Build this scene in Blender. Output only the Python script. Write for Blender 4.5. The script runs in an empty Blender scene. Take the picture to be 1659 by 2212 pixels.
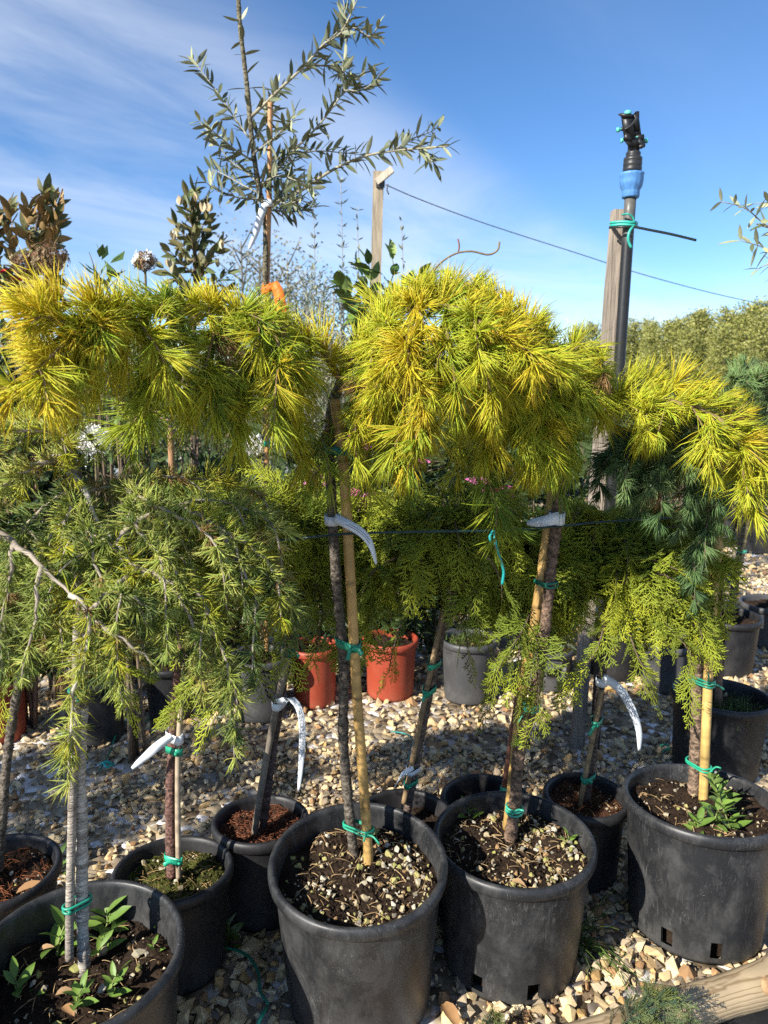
import bpy, bmesh, math, random
import numpy as np
from mathutils import Vector, Matrix

SC = bpy.context.scene
COL = SC.collection
rng = np.random.default_rng(11)
random.seed(5)
R = math.radians

# ------------------------------------------------------------------ camera
CAM_H, PITCH, FPX = 1.37, R(10.5), 1609.0        # eye height (m), downward pitch, focal length in 1/2212 of the frame height
cd = bpy.data.cameras.new('camera'); cam = bpy.data.objects.new('camera', cd); COL.objects.link(cam)
cam.location = (0, 0, CAM_H); cam.rotation_euler = (math.pi/2-PITCH, 0, 0)
cd.sensor_fit = 'VERTICAL'; cd.sensor_height = 36.0; cd.lens = 36.0*FPX/2212.0
cd.clip_start = 0.02; cd.clip_end = 2000
cd.dof.use_dof = True; cd.dof.focus_distance = 1.62; cd.dof.aperture_fstop = 7.0
SC.camera = cam

# ------------------------------------------------------------------ world, sun, exposure
SUN_EL, SUN_AZ = R(32), R(228)                   # sun behind the viewer's left shoulder
w = bpy.data.worlds.new('World'); SC.world = w; w.use_nodes = True
wt = w.node_tree; wt.nodes.clear()
def wn(t, **kw):
    n = wt.nodes.new(t)
    for k, v in kw.items(): setattr(n, k, v)
    return n
wo = wn('ShaderNodeOutputWorld'); bg = wn('ShaderNodeBackground'); sky = wn('ShaderNodeTexSky')
sky.sky_type = 'NISHITA'; sky.sun_disc = False; sky.sun_elevation = SUN_EL; sky.sun_rotation = SUN_AZ
sky.altitude = 2500; sky.air_density = 1.0; sky.dust_density = 0.0; sky.ozone_density = 4.0
tc = wn('ShaderNodeTexCoord'); sep = wn('ShaderNodeSeparateXYZ')
wt.links.new(tc.outputs['Generated'], sep.inputs[0])
def wmath(op, a, b=None, clamp=False):
    n = wn('ShaderNodeMath', operation=op, use_clamp=clamp)
    for i, v in enumerate((a, b)):
        if v is None: continue
        if isinstance(v, (int, float)): n.inputs[i].default_value = v
        else: wt.links.new(v, n.inputs[i])
    return n.outputs[0]
zz = wmath('ADD', wmath('MAXIMUM', sep.outputs[2], 0.0), 0.12)
comb = wn('ShaderNodeCombineXYZ')
wt.links.new(wmath('DIVIDE', sep.outputs[0], zz), comb.inputs[0]); wt.links.new(wmath('DIVIDE', sep.outputs[1], zz), comb.inputs[1])
def wnoise(rot, scale, loc, detail, rough, dist):
    mp = wn('ShaderNodeMapping', vector_type='TEXTURE'); mp.inputs['Rotation'].default_value = (0, 0, rot); mp.inputs['Scale'].default_value = [1/v for v in scale]; mp.inputs['Location'].default_value = loc
    wt.links.new(comb.outputs[0], mp.inputs[0])
    nz = wn('ShaderNodeTexNoise'); nz.inputs['Scale'].default_value = 1.0; nz.inputs['Detail'].default_value = detail
    nz.inputs['Roughness'].default_value = rough; nz.inputs['Distortion'].default_value = dist
    wt.links.new(mp.outputs[0], nz.inputs['Vector'])
    return nz.outputs['Fac']
def wramp(v, a, b):
    n = wn('ShaderNodeMapRange', interpolation_type='SMOOTHSTEP'); wt.links.new(v, n.inputs[0])
    n.inputs[1].default_value = a; n.inputs[2].default_value = b
    return n.outputs[0]
c1 = wramp(wnoise(R(53), (0.55, 1.5, 1), (2.3, 0.35, 0), 9, .60, .7), .22, .78)      # long cirrus streaks
BANK = (14.8, 18.3, 0)
c2 = wramp(wnoise(R(53), (0.12, 0.62, 1), BANK, 2, .5, .2), .33, .62)      # where the cirrus banks lie
cl = wmath('MULTIPLY', wmath('MULTIPLY', c1, c2), 0.62, True)
mixc = wn('ShaderNodeMix', data_type='RGBA'); wt.links.new(cl, mixc.inputs[0])
hs = wn('ShaderNodeHueSaturation'); hs.inputs['Saturation'].default_value = 1.12; wt.links.new(sky.outputs[0], hs.inputs['Color']); wt.links.new(hs.outputs[0], mixc.inputs[6]); mixc.inputs[7].default_value = (5.2, 5.6, 6.2, 1)
wt.links.new(mixc.outputs[2], bg.inputs[0]); bg.inputs[1].default_value = 0.10
wt.links.new(bg.outputs[0], wo.inputs[0])
sd = bpy.data.lights.new('sun', 'SUN'); sun = bpy.data.objects.new('sun', sd); COL.objects.link(sun)
sd.energy = 5.0; sd.angle = R(0.53); sd.color = (1.0, .945, .85)
sun.rotation_euler = Vector((-math.sin(SUN_AZ)*math.cos(SUN_EL), -math.cos(SUN_AZ)*math.cos(SUN_EL), -math.sin(SUN_EL))).to_track_quat('-Z', 'Y').to_euler()
SC.view_settings.view_transform = 'Standard'; SC.view_settings.look = 'None'; SC.view_settings.exposure = 0.95; SC.view_settings.gamma = 1
SC.render.engine = 'CYCLES'; SC.cycles.max_bounces = 7; SC.cycles.transparent_max_bounces = 4
SC.cycles.use_denoising = False

# ------------------------------------------------------------------ helpers
CP, SP = math.cos(PITCH), math.sin(PITCH)
def at(x, y, Y):
    """world point at ground-plan distance Y on the sight line measured in the photograph"""
    t = (y-1106)/FPX; Z = Y/(CP-SP*t)
    return np.array([Z*(x-829.5)/FPX, Y, CAM_H-Z*(SP+CP*t)])
def gnd(x, y, h=0.0):
    t = (y-1106)/FPX; Z = (CAM_H-h)/(SP+CP*t)
    return np.array([Z*(x-829.5)/FPX, Z*(CP-SP*t), h])
def lin(h):
    c = [int(h[i:i+2], 16)/255 for i in (0, 2, 4)]
    return np.array([v/12.92 if v < .04045 else ((v+.055)/1.055)**2.4 for v in c])
def nrm(v):
    v = np.asarray(v, float); return v/np.maximum(np.linalg.norm(v, axis=-1, keepdims=True), 1e-9)

class MB:
    """collects triangles and quads with one colour per vertex; build() makes one mesh object"""
    def __init__(s): s.V = []; s.T = []; s.Q = []; s.C = []; s.n = 0
    def add(s, V, T=None, Q=None, C=(.5, .5, .5)):
        V = np.asarray(V, float).reshape(-1, 3)
        if T is not None and len(T): s.T.append(np.asarray(T, int).reshape(-1, 3)+s.n)
        if Q is not None and len(Q): s.Q.append(np.asarray(Q, int).reshape(-1, 4)+s.n)
        C = np.asarray(C, float); C = np.broadcast_to(C, (len(V), 3)) if C.ndim == 1 else C
        s.V.append(V); s.C.append(C); s.n += len(V); return s
    def mesh(s, name, mat, smooth=True, origin=(0, 0, 0)):
        V = np.concatenate(s.V)-np.asarray(origin); C = np.concatenate(s.C)
        T = np.concatenate(s.T) if s.T else np.zeros((0, 3), int); Q = np.concatenate(s.Q) if s.Q else np.zeros((0, 4), int)
        me = bpy.data.meshes.new(name); me.vertices.add(len(V)); me.vertices.foreach_set('co', V.astype('f').ravel())
        me.loops.add(T.size+Q.size); me.loops.foreach_set('vertex_index', np.concatenate([T.ravel(), Q.ravel()]).astype('i'))
        me.polygons.add(len(T)+len(Q))
        st = np.concatenate([np.arange(len(T))*3, T.size+np.arange(len(Q))*4]).astype('i')
        me.polygons.foreach_set('loop_start', st)
        me.update(calc_edges=True)
        me.polygons.foreach_set('use_smooth', np.full(len(me.polygons), smooth))
        a = me.color_attributes.new('col', 'FLOAT_COLOR', 'POINT')
        a.data.foreach_set('color', np.concatenate([C, np.ones((len(C), 1))], 1).astype('f').ravel())
        me.materials.append(mat); me.validate(); return me
    def build(s, name, mat, parent=None, smooth=True, kind=None, local=False):
        o0 = (0, 0, 0)
        if parent is not None and not local:
            r = parent
            while r.parent: r = r.parent
            o0 = tuple(r.location)
        ob = bpy.data.objects.new(name, s.mesh(name, mat, smooth, o0)); COL.objects.link(ob)
        if parent is not None: ob.parent = parent
        if kind: ob['kind'] = kind
        return ob
def tag(o, label, cat, group=None):
    o['label'] = label; o['category'] = cat
    if group: o['group'] = group
    return o
def thing(name, label, cat, loc=(0, 0, 0), group=None):
    o = bpy.data.objects.new(name, None); o.empty_display_size = .05; COL.objects.link(o); o.location = [float(v) for v in loc]
    return tag(o, label, cat, group)
def inst(me, name, loc, rot=(0, 0, 0), scale=(1, 1, 1), parent=None):
    o = bpy.data.objects.new(name, me); COL.objects.link(o); o.location = [float(v) for v in loc]
    o.rotation_euler = rot; o.scale = scale if hasattr(scale, '__len__') else (scale,)*3
    if parent is not None: o.parent = parent
    return o

def spline(pts, n):
    """Catmull-Rom through the points, n samples evenly spaced"""
    P = np.asarray(pts, float)
    if len(P) == 2: return P[0]+(P[1]-P[0])*np.linspace(0, 1, n)[:, None]
    E = np.vstack([2*P[0]-P[1], P, 2*P[-1]-P[-2]]); out = []
    for i in range(1, len(E)-2):
        t = np.linspace(0, 1, 12, endpoint=False)[:, None]; a, b, c, d = E[i-1:i+3]
        out.append(.5*((2*b)+(-a+c)*t+(2*a-5*b+4*c-d)*t*t+(-a+3*b-3*c+d)*t**3))
    out = np.vstack(out+[P[-1:]]); s = np.r_[0, np.cumsum(np.linalg.norm(np.diff(out, axis=0), axis=1))]
    u = np.linspace(0, s[-1], n); return np.stack([np.interp(u, s, out[:, k]) for k in range(3)], 1)
def plen(P): return np.linalg.norm(np.diff(P, axis=0), axis=1).sum()
def frames(P):
    T = nrm(np.gradient(P, axis=0)); ref = np.array([0, 0, 1.]) if abs(T[0, 2]) < .9 else np.array([1., 0, 0])
    N = [nrm(np.cross(T[0], ref))]
    for i in range(1, len(P)): N.append(nrm(N[-1]-T[i]*np.dot(N[-1], T[i])))
    N = np.array(N); return T, N, np.cross(T, N)
def tube(mb, P, r, k=8, col=(.5, .5, .5), closed=False, jit=0.0, cap=True):
    P = np.asarray(P, float); n = len(P); r = np.broadcast_to(np.asarray(r, float), (n,))
    T, N, B = frames(P); a = np.arange(k)*2*math.pi/k
    rr = r[:, None]*(1+jit*rng.normal(size=(n, k)))
    V = P[:, None]+rr[..., None]*(N[:, None]*np.cos(a)[None, :, None]+B[:, None]*np.sin(a)[None, :, None])
    i = np.arange(n-1)[:, None]*k; j = np.arange(k)[None]; j2 = (j+1) % k
    Q = np.stack([i+j, i+j2, i+k+j2, i+k+j], -1).reshape(-1, 4); V = V.reshape(-1, 3); Tt = []
    if cap:
        V = np.vstack([V, P[:1], P[-1:]])
        Tt = [[n*k, (q+1) % k, q] for q in range(k)]+[[n*k+1, (n-1)*k+q, (n-1)*k+(q+1) % k] for q in range(k)]
    C = col
    if np.ndim(col) == 2: C = np.repeat(np.asarray(col), k, 0); C = np.vstack([C, col[:1], col[-1:]]) if cap else C
    mb.add(V, Tt, Q, C)
def ribbon(mb, P, W, width, thick=.0012, col=(.8, .8, .8)):
    """flat strip swept along P, W = width direction"""
    P = np.asarray(P, float); n = len(P); T = nrm(np.gradient(P, axis=0)); W = np.broadcast_to(np.asarray(W, float), (n, 3))
    W = nrm(W-T*(W*T).sum(1, keepdims=True)); N = np.cross(T, W); wd = np.broadcast_to(width, (n,))[:, None]/2
    V = np.stack([P-W*wd-N*thick/2, P+W*wd-N*thick/2, P+W*wd+N*thick/2, P-W*wd+N*thick/2], 1).reshape(-1, 3)
    i = np.arange(n-1)[:, None]*4; j = np.arange(4)[None]; j2 = (j+1) % 4
    Q = np.stack([i+j, i+j2, i+4+j2, i+4+j], -1).reshape(-1, 4)
    Q = np.vstack([Q, [[3, 2, 1, 0], [4*n-4, 4*n-3, 4*n-2, 4*n-1]]]); mb.add(V, None, Q, col)
def box(mb, c, s, rot=None, col=(.5, .5, .5)):
    V = np.array([[x, y, z] for x in (-.5, .5) for y in (-.5, .5) for z in (-.5, .5)])*np.asarray(s)
    if rot is not None: V = V@np.asarray(rot).T
    mb.add(V+np.asarray(c), None, [[0, 1, 3, 2], [4, 6, 7, 5], [0, 4, 5, 1], [2, 3, 7, 6], [0, 2, 6, 4], [1, 5, 7, 3]], col)
def lathe(mb, prof, segs=48, col=(.5, .5, .5), c=(0, 0, 0), wob=None, skip=None, ax=None):
    prof = np.asarray(prof, float); n = len(prof); a = np.arange(segs)*2*math.pi/segs
    k = 1 if wob is None else wob(a)[None]
    V = np.stack([prof[:, :1]*np.cos(a)*k, prof[:, :1]*np.sin(a)*k, np.broadcast_to(prof[:, 1:2], (n, segs))], -1).reshape(-1, 3)
    i = np.arange(n-1)[:, None]*segs; j = np.arange(segs)[None]; j2 = (j+1) % segs
    Q = np.stack([i+j, i+j2, i+segs+j2, i+segs+j], -1)
    if skip is not None:
        keep = np.ones((n-1, segs), bool)
        for row, sg in skip: keep[row, sg % segs] = False
        Q = Q[keep]
    Q = Q.reshape(-1, 4)
    if ax is not None: V = V@np.asarray(ax).T
    C = col
    if np.ndim(col) == 2: C = np.repeat(np.asarray(col), segs, 0)
    mb.add(V+np.asarray(c), None, Q, C)
def frame_to(d, up=(0, 0, 1)):
    """rotation matrix whose z column is d"""
    d = nrm(d); u = np.asarray(up, float)
    if abs(np.dot(d, u)) > .95: u = np.array([0, 1., 0])
    x = nrm(np.cross(u, d)); return np.stack([x, np.cross(d, x), d], 1)

# ------------------------------------------------------------------ materials
def material(name, col=None, rough=.6, spec=.4, attr=False, nscale=0, namt=.25, bump=0, bscale=40, bdist=.003, trans=0, stretch=None, dark=None, metallic=0):
    m = bpy.data.materials.new(name); m.use_nodes = True; nt = m.node_tree; b = nt.nodes['Principled BSDF']
    b.inputs['Roughness'].default_value = rough; b.inputs['Specular IOR Level'].default_value = spec; b.inputs['Metallic'].default_value = metallic
    L = nt.links.new; tcn = nt.nodes.new('ShaderNodeTexCoord'); vec = tcn.outputs['Object']
    if stretch is not None:
        mp = nt.nodes.new('ShaderNodeMapping'); mp.inputs['Scale'].default_value = stretch; L(vec, mp.inputs[0]); vec = mp.outputs[0]
    if attr:
        an = nt.nodes.new('ShaderNodeAttribute'); an.attribute_name = 'col'; src = an.outputs['Color']
    else:
        rg = nt.nodes.new('ShaderNodeRGB'); rg.outputs[0].default_value = (*[float(v) for v in col], 1); src = rg.outputs[0]
    if nscale:
        nz = nt.nodes.new('ShaderNodeTexNoise'); nz.inputs['Scale'].default_value = nscale; nz.inputs['Detail'].default_value = 6; nz.inputs['Roughness'].default_value = .65
        L(vec, nz.inputs['Vector'])
        mr = nt.nodes.new('ShaderNodeMapRange'); mr.inputs[1].default_value = .3; mr.inputs[2].default_value = .7; mr.inputs[3].default_value = 1-namt; mr.inputs[4].default_value = 1+namt
        L(nz.outputs['Fac'], mr.inputs[0])
        mx = nt.nodes.new('ShaderNodeMix'); mx.data_type = 'RGBA'
        if dark is not None:
            mr.inputs[1].default_value = .34; mr.inputs[2].default_value = .60; mr.inputs[3].default_value = 0; mr.inputs[4].default_value = 1
            L(mr.outputs[0], mx.inputs[0]); mx.inputs[6].default_value = (*[float(v) for v in dark], 1); L(src, mx.inputs[7])
        else:
            mx.blend_type = 'MULTIPLY'; mx.inputs[0].default_value = 1; L(src, mx.inputs[6]); L(mr.outputs[0], mx.inputs[7])
        src = mx.outputs[2]
    L(src, b.inputs['Base Color'])
    if bump:
        bz = nt.nodes.new('ShaderNodeTexNoise'); bz.inputs['Scale'].default_value = bscale; bz.inputs['Detail'].default_value = 5; L(vec, bz.inputs['Vector'])
        bp = nt.nodes.new('ShaderNodeBump'); bp.inputs['Strength'].default_value = bump; bp.inputs['Distance'].default_value = bdist
        L(bz.outputs['Fac'], bp.inputs['Height']); L(bp.outputs[0], b.inputs['Normal'])
    if trans:
        tr = nt.nodes.new('ShaderNodeBsdfTranslucent'); L(src, tr.inputs[0]); ms = nt.nodes.new('ShaderNodeMixShader'); ms.inputs[0].default_value = trans
        L(b.outputs[0], ms.inputs[1]); L(tr.outputs[0], ms.inputs[2]); L(ms.outputs[0], nt.nodes['Material Output'].inputs[0])
    return m
def pot_material(name, base, dust, amt=.5, rough=.42):
    """plastic with dusty smears, vertical scuffs and pale specks"""
    m = bpy.data.materials.new(name); m.use_nodes = True; nt = m.node_tree; b = nt.nodes['Principled BSDF']; L = nt.links.new
    tcn = nt.nodes.new('ShaderNodeTexCoord'); oi = nt.nodes.new('ShaderNodeObjectInfo')
    of = nt.nodes.new('ShaderNodeVectorMath'); of.operation = 'ADD'; L(tcn.outputs['Object'], of.inputs[0])
    cb = nt.nodes.new('ShaderNodeCombineXYZ'); mu = nt.nodes.new('ShaderNodeMath'); mu.operation = 'MULTIPLY'; mu.inputs[1].default_value = 37; L(oi.outputs['Random'], mu.inputs[0])
    for i in range(3): L(mu.outputs[0], cb.inputs[i])
    L(cb.outputs[0], of.inputs[1]); vec = of.outputs[0]
    def noise(sc, det, a, bb, st=None, dist=0):
        v = vec
        if st: mp = nt.nodes.new('ShaderNodeMapping'); mp.inputs['Scale'].default_value = st; L(vec, mp.inputs[0]); v = mp.outputs[0]
        n = nt.nodes.new('ShaderNodeTexNoise'); n.inputs['Scale'].default_value = sc; n.inputs['Detail'].default_value = det; n.inputs['Roughness'].default_value = .7; n.inputs['Distortion'].default_value = dist
        L(v, n.inputs['Vector']); r = nt.nodes.new('ShaderNodeMapRange'); r.inputs[1].default_value = a; r.inputs[2].default_value = bb; L(n.outputs['Fac'], r.inputs[0]); return r.outputs[0]
    def mth(op, a, c):
        n = nt.nodes.new('ShaderNodeMath'); n.operation = op; n.use_clamp = True
        for i, v in enumerate((a, c)):
            if isinstance(v, (int, float)): n.inputs[i].default_value = v
            else: L(v, n.inputs[i])
        return n.outputs[0]
    smear = mth('MULTIPLY', noise(16, 10, .44, .85, (1, 1, .6), .3), .55*amt)
    scr = mth('MULTIPLY', mth('MULTIPLY', noise(110, 6, .55, .75, (1, 1, .16), 1.5), noise(6, 3, .42, .66)), .9*amt)
    speck = mth('MULTIPLY', mth('MULTIPLY', noise(330, 1, .70, .76), noise(6, 3, .35, .6)), 1.0*amt)
    f = mth('ADD', mth('ADD', smear, scr), speck)
    sx = nt.nodes.new('ShaderNodeSeparateXYZ'); L(tcn.outputs['Object'], sx.inputs[0])
    lowr = nt.nodes.new('ShaderNodeMapRange'); lowr.inputs[1].default_value = .11; lowr.inputs[2].default_value = 0; L(sx.outputs[2], lowr.inputs[0])
    f = mth('ADD', f, mth('MULTIPLY', mth('MULTIPLY', lowr.outputs[0], noise(14, 6, .35, .7)), .35*amt))
    mx = nt.nodes.new('ShaderNodeMix'); mx.data_type = 'RGBA'; L(f, mx.inputs[0]); mx.inputs[6].default_value = (*base, 1); mx.inputs[7].default_value = (*dust, 1)
    L(mx.outputs[2], b.inputs['Base Color'])
    rr = nt.nodes.new('ShaderNodeMapRange'); rr.inputs[3].default_value = rough; rr.inputs[4].default_value = .8; L(f, rr.inputs[0]); L(rr.outputs[0], b.inputs['Roughness'])
    b.inputs['Specular IOR Level'].default_value = .45
    bp = nt.nodes.new('ShaderNodeBump'); bp.inputs['Strength'].default_value = .12; bp.inputs['Distance'].default_value = .002
    L(noise(160, 3, 0, 1), bp.inputs['Height']); L(bp.outputs[0], b.inputs['Normal'])
    return m
M = {}
M['needle'] = material('needle_foliage', attr=True, rough=.42, spec=.3, trans=.34)
M['leaf'] = material('leaf_surface', attr=True, rough=.48, spec=.38, trans=.15, nscale=35, namt=.15)
M['petal'] = material('petal', attr=True, rough=.6, spec=.2, trans=.25)
M['stone'] = material('limestone', attr=True, rough=.85, spec=.2, nscale=90, namt=.28, bump=.5, bscale=130, bdist=.002)
M['crumb'] = material('soil_crumb', attr=True, rough=.95, spec=.1, nscale=150, namt=.3)
M['soil'] = material('potting_soil', col=(.028, .018, .012), rough=.95, spec=.12, nscale=60, namt=.6, bump=.9, bscale=110, bdist=.008)
M['pot'] = pot_material('black_plastic', (.0155, .0162, .018), (.22, .215, .205), .6)
M['potdark'] = pot_material('black_plastic_clean', (.011, .011, .0125), (.16, .15, .14), .4, .5)
M['terra'] = pot_material('terracotta_plastic', (.29, .042, .018), (.38, .17, .10), .5, .55)
M['grey'] = pot_material('grey_plastic', (.05, .05, .052), (.24, .23, .21), .45, .5)
M['bark'] = material('bark', attr=True, rough=.9, spec=.15, nscale=120, namt=.5, dark=(.03, .024, .019), bump=1.0, bscale=120, bdist=.008, stretch=(.8, .8, 1.1))
M['whitebark'] = material('pale_bark', attr=True, rough=.9, spec=.15, nscale=110, namt=.5, dark=(.15, .13, .11), bump=1.0, bscale=140, bdist=.006, stretch=(.45, .45, 2.2))
M['cane'] = material('bamboo', attr=True, rough=.45, spec=.4, nscale=30, namt=.22, bump=.25, bscale=60, bdist=.002, stretch=(3, 3, .25))
M['twig'] = material('twig', attr=True, rough=.8, spec=.2, nscale=80, namt=.3)
M['wood'] = material('weathered_wood', attr=True, rough=.85, spec=.2, nscale=28, namt=.45, bump=.8, bscale=45, bdist=.005, stretch=(3.5, 3.5, .18))
M['tie'] = material('green_plastic_tie', attr=True, rough=.4, spec=.5, nscale=50, namt=.2)
M['tagw'] = material('white_tag', attr=True, rough=.55, spec=.3)
M['plastic'] = material('sprinkler_plastic', attr=True, rough=.42, spec=.45, nscale=60, namt=.25, bump=.15, bscale=150, bdist=.001)
M['fabric'] = material('weed_fabric', col=(.016, .016, .017), rough=.75, spec=.3, nscale=300, namt=.5, bump=.6, bscale=500, bdist=.001)
M['grass'] = material('grass_blade', attr=True, rough=.5, spec=.35, trans=.2)

# ------------------------------------------------------------------ ground
gm = bpy.data.materials.new('gravel_ground'); gm.use_nodes = True
nt = gm.node_tree; L = nt.links.new; b = nt.nodes['Principled BSDF']; b.inputs['Roughness'].default_value = .95; b.inputs['Specular IOR Level'].default_value = .15
tcn = nt.nodes.new('ShaderNodeTexCoord'); vo = nt.nodes.new('ShaderNodeTexVoronoi'); vo.inputs['Scale'].default_value = 28; L(tcn.outputs['Object'], vo.inputs['Vector'])
sv = nt.nodes.new('ShaderNodeSeparateColor'); L(vo.outputs['Color'], sv.inputs[0])
cr = nt.nodes.new('ShaderNodeValToRGB'); el = cr.color_ramp.elements
for p, c in ((0, (.08, .056, .035)), (.3, (.19, .145, .09)), (.65, (.33, .265, .175)), (1, (.46, .385, .265))):
    e = el.new(p) if p not in (0, 1) else el[0 if p == 0 else 1]; e.color = (*c, 1)
L(sv.outputs[0], cr.inputs[0])
n2 = nt.nodes.new('ShaderNodeTexNoise'); n2.inputs['Scale'].default_value = 1.3; n2.inputs['Detail'].default_value = 8; L(tcn.outputs['Object'], n2.inputs['Vector'])
mr = nt.nodes.new('ShaderNodeMapRange'); mr.inputs[1].default_value = .35; mr.inputs[2].default_value = .62; L(n2.outputs['Fac'], mr.inputs[0])
mx = nt.nodes.new('ShaderNodeMix'); mx.data_type = 'RGBA'; L(mr.outputs[0], mx.inputs[0]); mx.inputs[6].default_value = (.13, .09, .055, 1); L(cr.outputs[0], mx.inputs[7])
L(mx.outputs[2], b.inputs['Base Color'])
bp = nt.nodes.new('ShaderNodeBump'); bp.inputs['Strength'].default_value = .9; bp.inputs['Distance'].default_value = .02; bp.invert = True; L(vo.outputs['Distance'], bp.inputs['Height']); L(bp.outputs[0], b.inputs['Normal'])
mb = MB()
mb.add([[-900, -30, 0], [900, -30, 0], [900, 1500, 0], [-900, 1500, 0]], None, [[0, 1, 2, 3]])
ground = mb.build('ground', gm, smooth=False); ground['kind'] = 'structure'; ground['label'] = 'pale limestone gravel ground of the nursery yard'

mb = MB(); V = []
for i_ in range(25): V += [[-700+i_*58.3, 9.2+.5*math.sin(i_*2.1), .006], [-700+i_*58.3, 1450, .006]]
mb.add(V, None, [[2*q, 2*q+2, 2*q+3, 2*q+1] for q in range(24)]); o = mb.build('field', material('meadow', col=(.075, .11, .03), rough=.95, spec=.1, nscale=3, namt=.5), smooth=False); o['kind'] = 'structure'; o['label'] = 'green field beyond the gravel yard'

# pots: name, x, y, rim radius, height (used by the gravel too)
POTS = dict(P1=(-.566, 1.205, .190, .335), P2=(-.055, 1.455, .190, .360), P3=(.2985, 1.567, .190, .315), P4=(.786, 1.672, .190, .335),
            B0=(-.89, 1.53, .140, .255), B1=(-.49, 1.535, .138, .245), B2=(-.317, 1.725, .124, .25), B3=(.052, 1.755, .125, .25), B4=(.281, 1.885, .125, .22),
            B5=(.553, 1.868, .116, .24), B6=(1.162, 2.418, .167, .28))

def hull_mesh(npts, flat, seed):
    r = np.random.default_rng(seed); P = r.normal(size=(npts, 3)); P = nrm(P)*(1+.25*(r.random((npts, 1))-.5)); P *= np.array([1, .75, flat])
    bm = bmesh.new()
    for p in P: bm.verts.new(p)
    h = bmesh.ops.convex_hull(bm, input=bm.verts[:])
    for v in [g for g in h['geom_interior'] if isinstance(g, bmesh.types.BMVert)]: bm.verts.remove(v)
    bm.verts.index_update(); bm.verts.ensure_lookup_table()
    V = np.array([v.co for v in bm.verts]); T = np.array([[v.index for v in f.verts] for f in bm.faces if len(f.verts) == 3]); bm.free(); return V, T
HULLS = [hull_mesh(random.choice((11, 12, 13)), random.choice((.45, .55, .65)), 100+i) for i in range(22)]
CRUMBS = [hull_mesh(7, .8, 300+i) for i in range(6)]
STONE_COL = np.array([(.52, .43, .28), (.46, .37, .23), (.58, .50, .35), (.34, .29, .22), (.41, .31, .18), (.27, .17, .095), (.50, .43, .31), (.22, .185, .145), (.44, .30, .14)])
def rotm(n):
    a = rng.random(n)*2*math.pi; tx = rng.normal(size=n)*.45; ty = rng.normal(size=n)*.45
    ca, sa, cx, sx, cy, sy = np.cos(a), np.sin(a), np.cos(tx), np.sin(tx), np.cos(ty), np.sin(ty); z = np.zeros(n); o = np.ones(n)
    A = np.stack([ca, -sa, z, sa, ca, z, z, z, o], 1).reshape(-1, 3, 3); Bx = np.stack([o, z, z, z, cx, -sx, z, sx, cx], 1).reshape(-1, 3, 3); By = np.stack([cy, z, sy, z, o, z, -sy, z, cy], 1).reshape(-1, 3, 3)
    return A@Bx@By
def scatter(mb, templ, loc, size, cols, aniso=.25):
    """many copies of stone templates joined into one mesh"""
    n = len(loc); k = rng.integers(0, len(templ), n); Rm = rotm(n); sc = size[:, None]*(1+aniso*(rng.random((n, 3))-.5)*2)
    for t, (V, T) in enumerate(templ):
        ix = np.where(k == t)[0]
        if not len(ix): continue
        W = np.einsum('nij,nvj->nvi', Rm[ix], V[None]*sc[ix][:, None])+loc[ix][:, None]
        Tt = T[None]+(np.arange(len(ix))*len(V))[:, None, None]
        mb.add(W.reshape(-1, 3), Tt.reshape(-1, 3), None, np.repeat(cols[ix], len(V), 0))
def jgrid(x0, x1, y0, y1, s):
    X, Y = np.meshgrid(np.arange(x0, x1, s), np.arange(y0, y1, s)); P = np.stack([X.ravel(), Y.ravel()], 1); return P+(rng.random(P.shape)-.5)*s*1.1
LOGA, LOGB = gnd(1260, 2296)[:2], gnd(1760, 2128)[:2]
def log_side(P): return (P[:, 1]-LOGA[1])-(LOGB[1]-LOGA[1])/(LOGB[0]-LOGA[0])*(P[:, 0]-LOGA[0])
near = jgrid(-1.25, 1.6, .95, 2.55, .0205); far = np.vstack([jgrid(-2.6, 3.2, 2.5, 5.2, .036), jgrid(1.2, 4.2, 5.2, 8.2, .055)])
G = np.vstack([near, far]); S = np.r_[.0075+.0115*rng.random(len(near))**2.0, .011+.012*rng.random(len(far))**1.6]
ok = (np.abs(G[:, 0]) < .70*G[:, 1]+.25)
for nme, (px, py, pr, ph) in POTS.items(): ok &= np.hypot(G[:, 0]-px, G[:, 1]-py) > pr*.80
ok &= ~((log_side(G) < .03) & (G[:, 0] > LOGA[0]-.3))
pn = np.sin(G[:, 0]*3.1+1.2)*np.cos(G[:, 1]*2.7+.4)+.6*np.sin(G[:, 0]*7.3-G[:, 1]*5.1)+.4*np.sin(G[:, 0]*13+G[:, 1]*11)
ok &= ~((pn < -.35) & (rng.random(len(G)) < .45))
G, S = G[ok], S[ok]
big = rng.random(len(G)) < .10; S[big] *= 1.6
# the patch between the pots in front is of larger chips
frontp = (G[:, 1] < 1.9) & (rng.random(len(G)) < .16); S[frontp] = .016+.014*rng.random(frontp.sum())
Lc = np.c_[G, S*.30+.004*rng.random(len(S))]
kc = rng.choice(len(STONE_COL), len(G), p=[.17, .16, .10, .14, .13, .09, .09, .07, .05]); STONE_COL = STONE_COL*np.array([1.20, 1.12, .98]); GC = STONE_COL[kc]*(.8+.4*rng.random((len(G), 1)))
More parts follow.
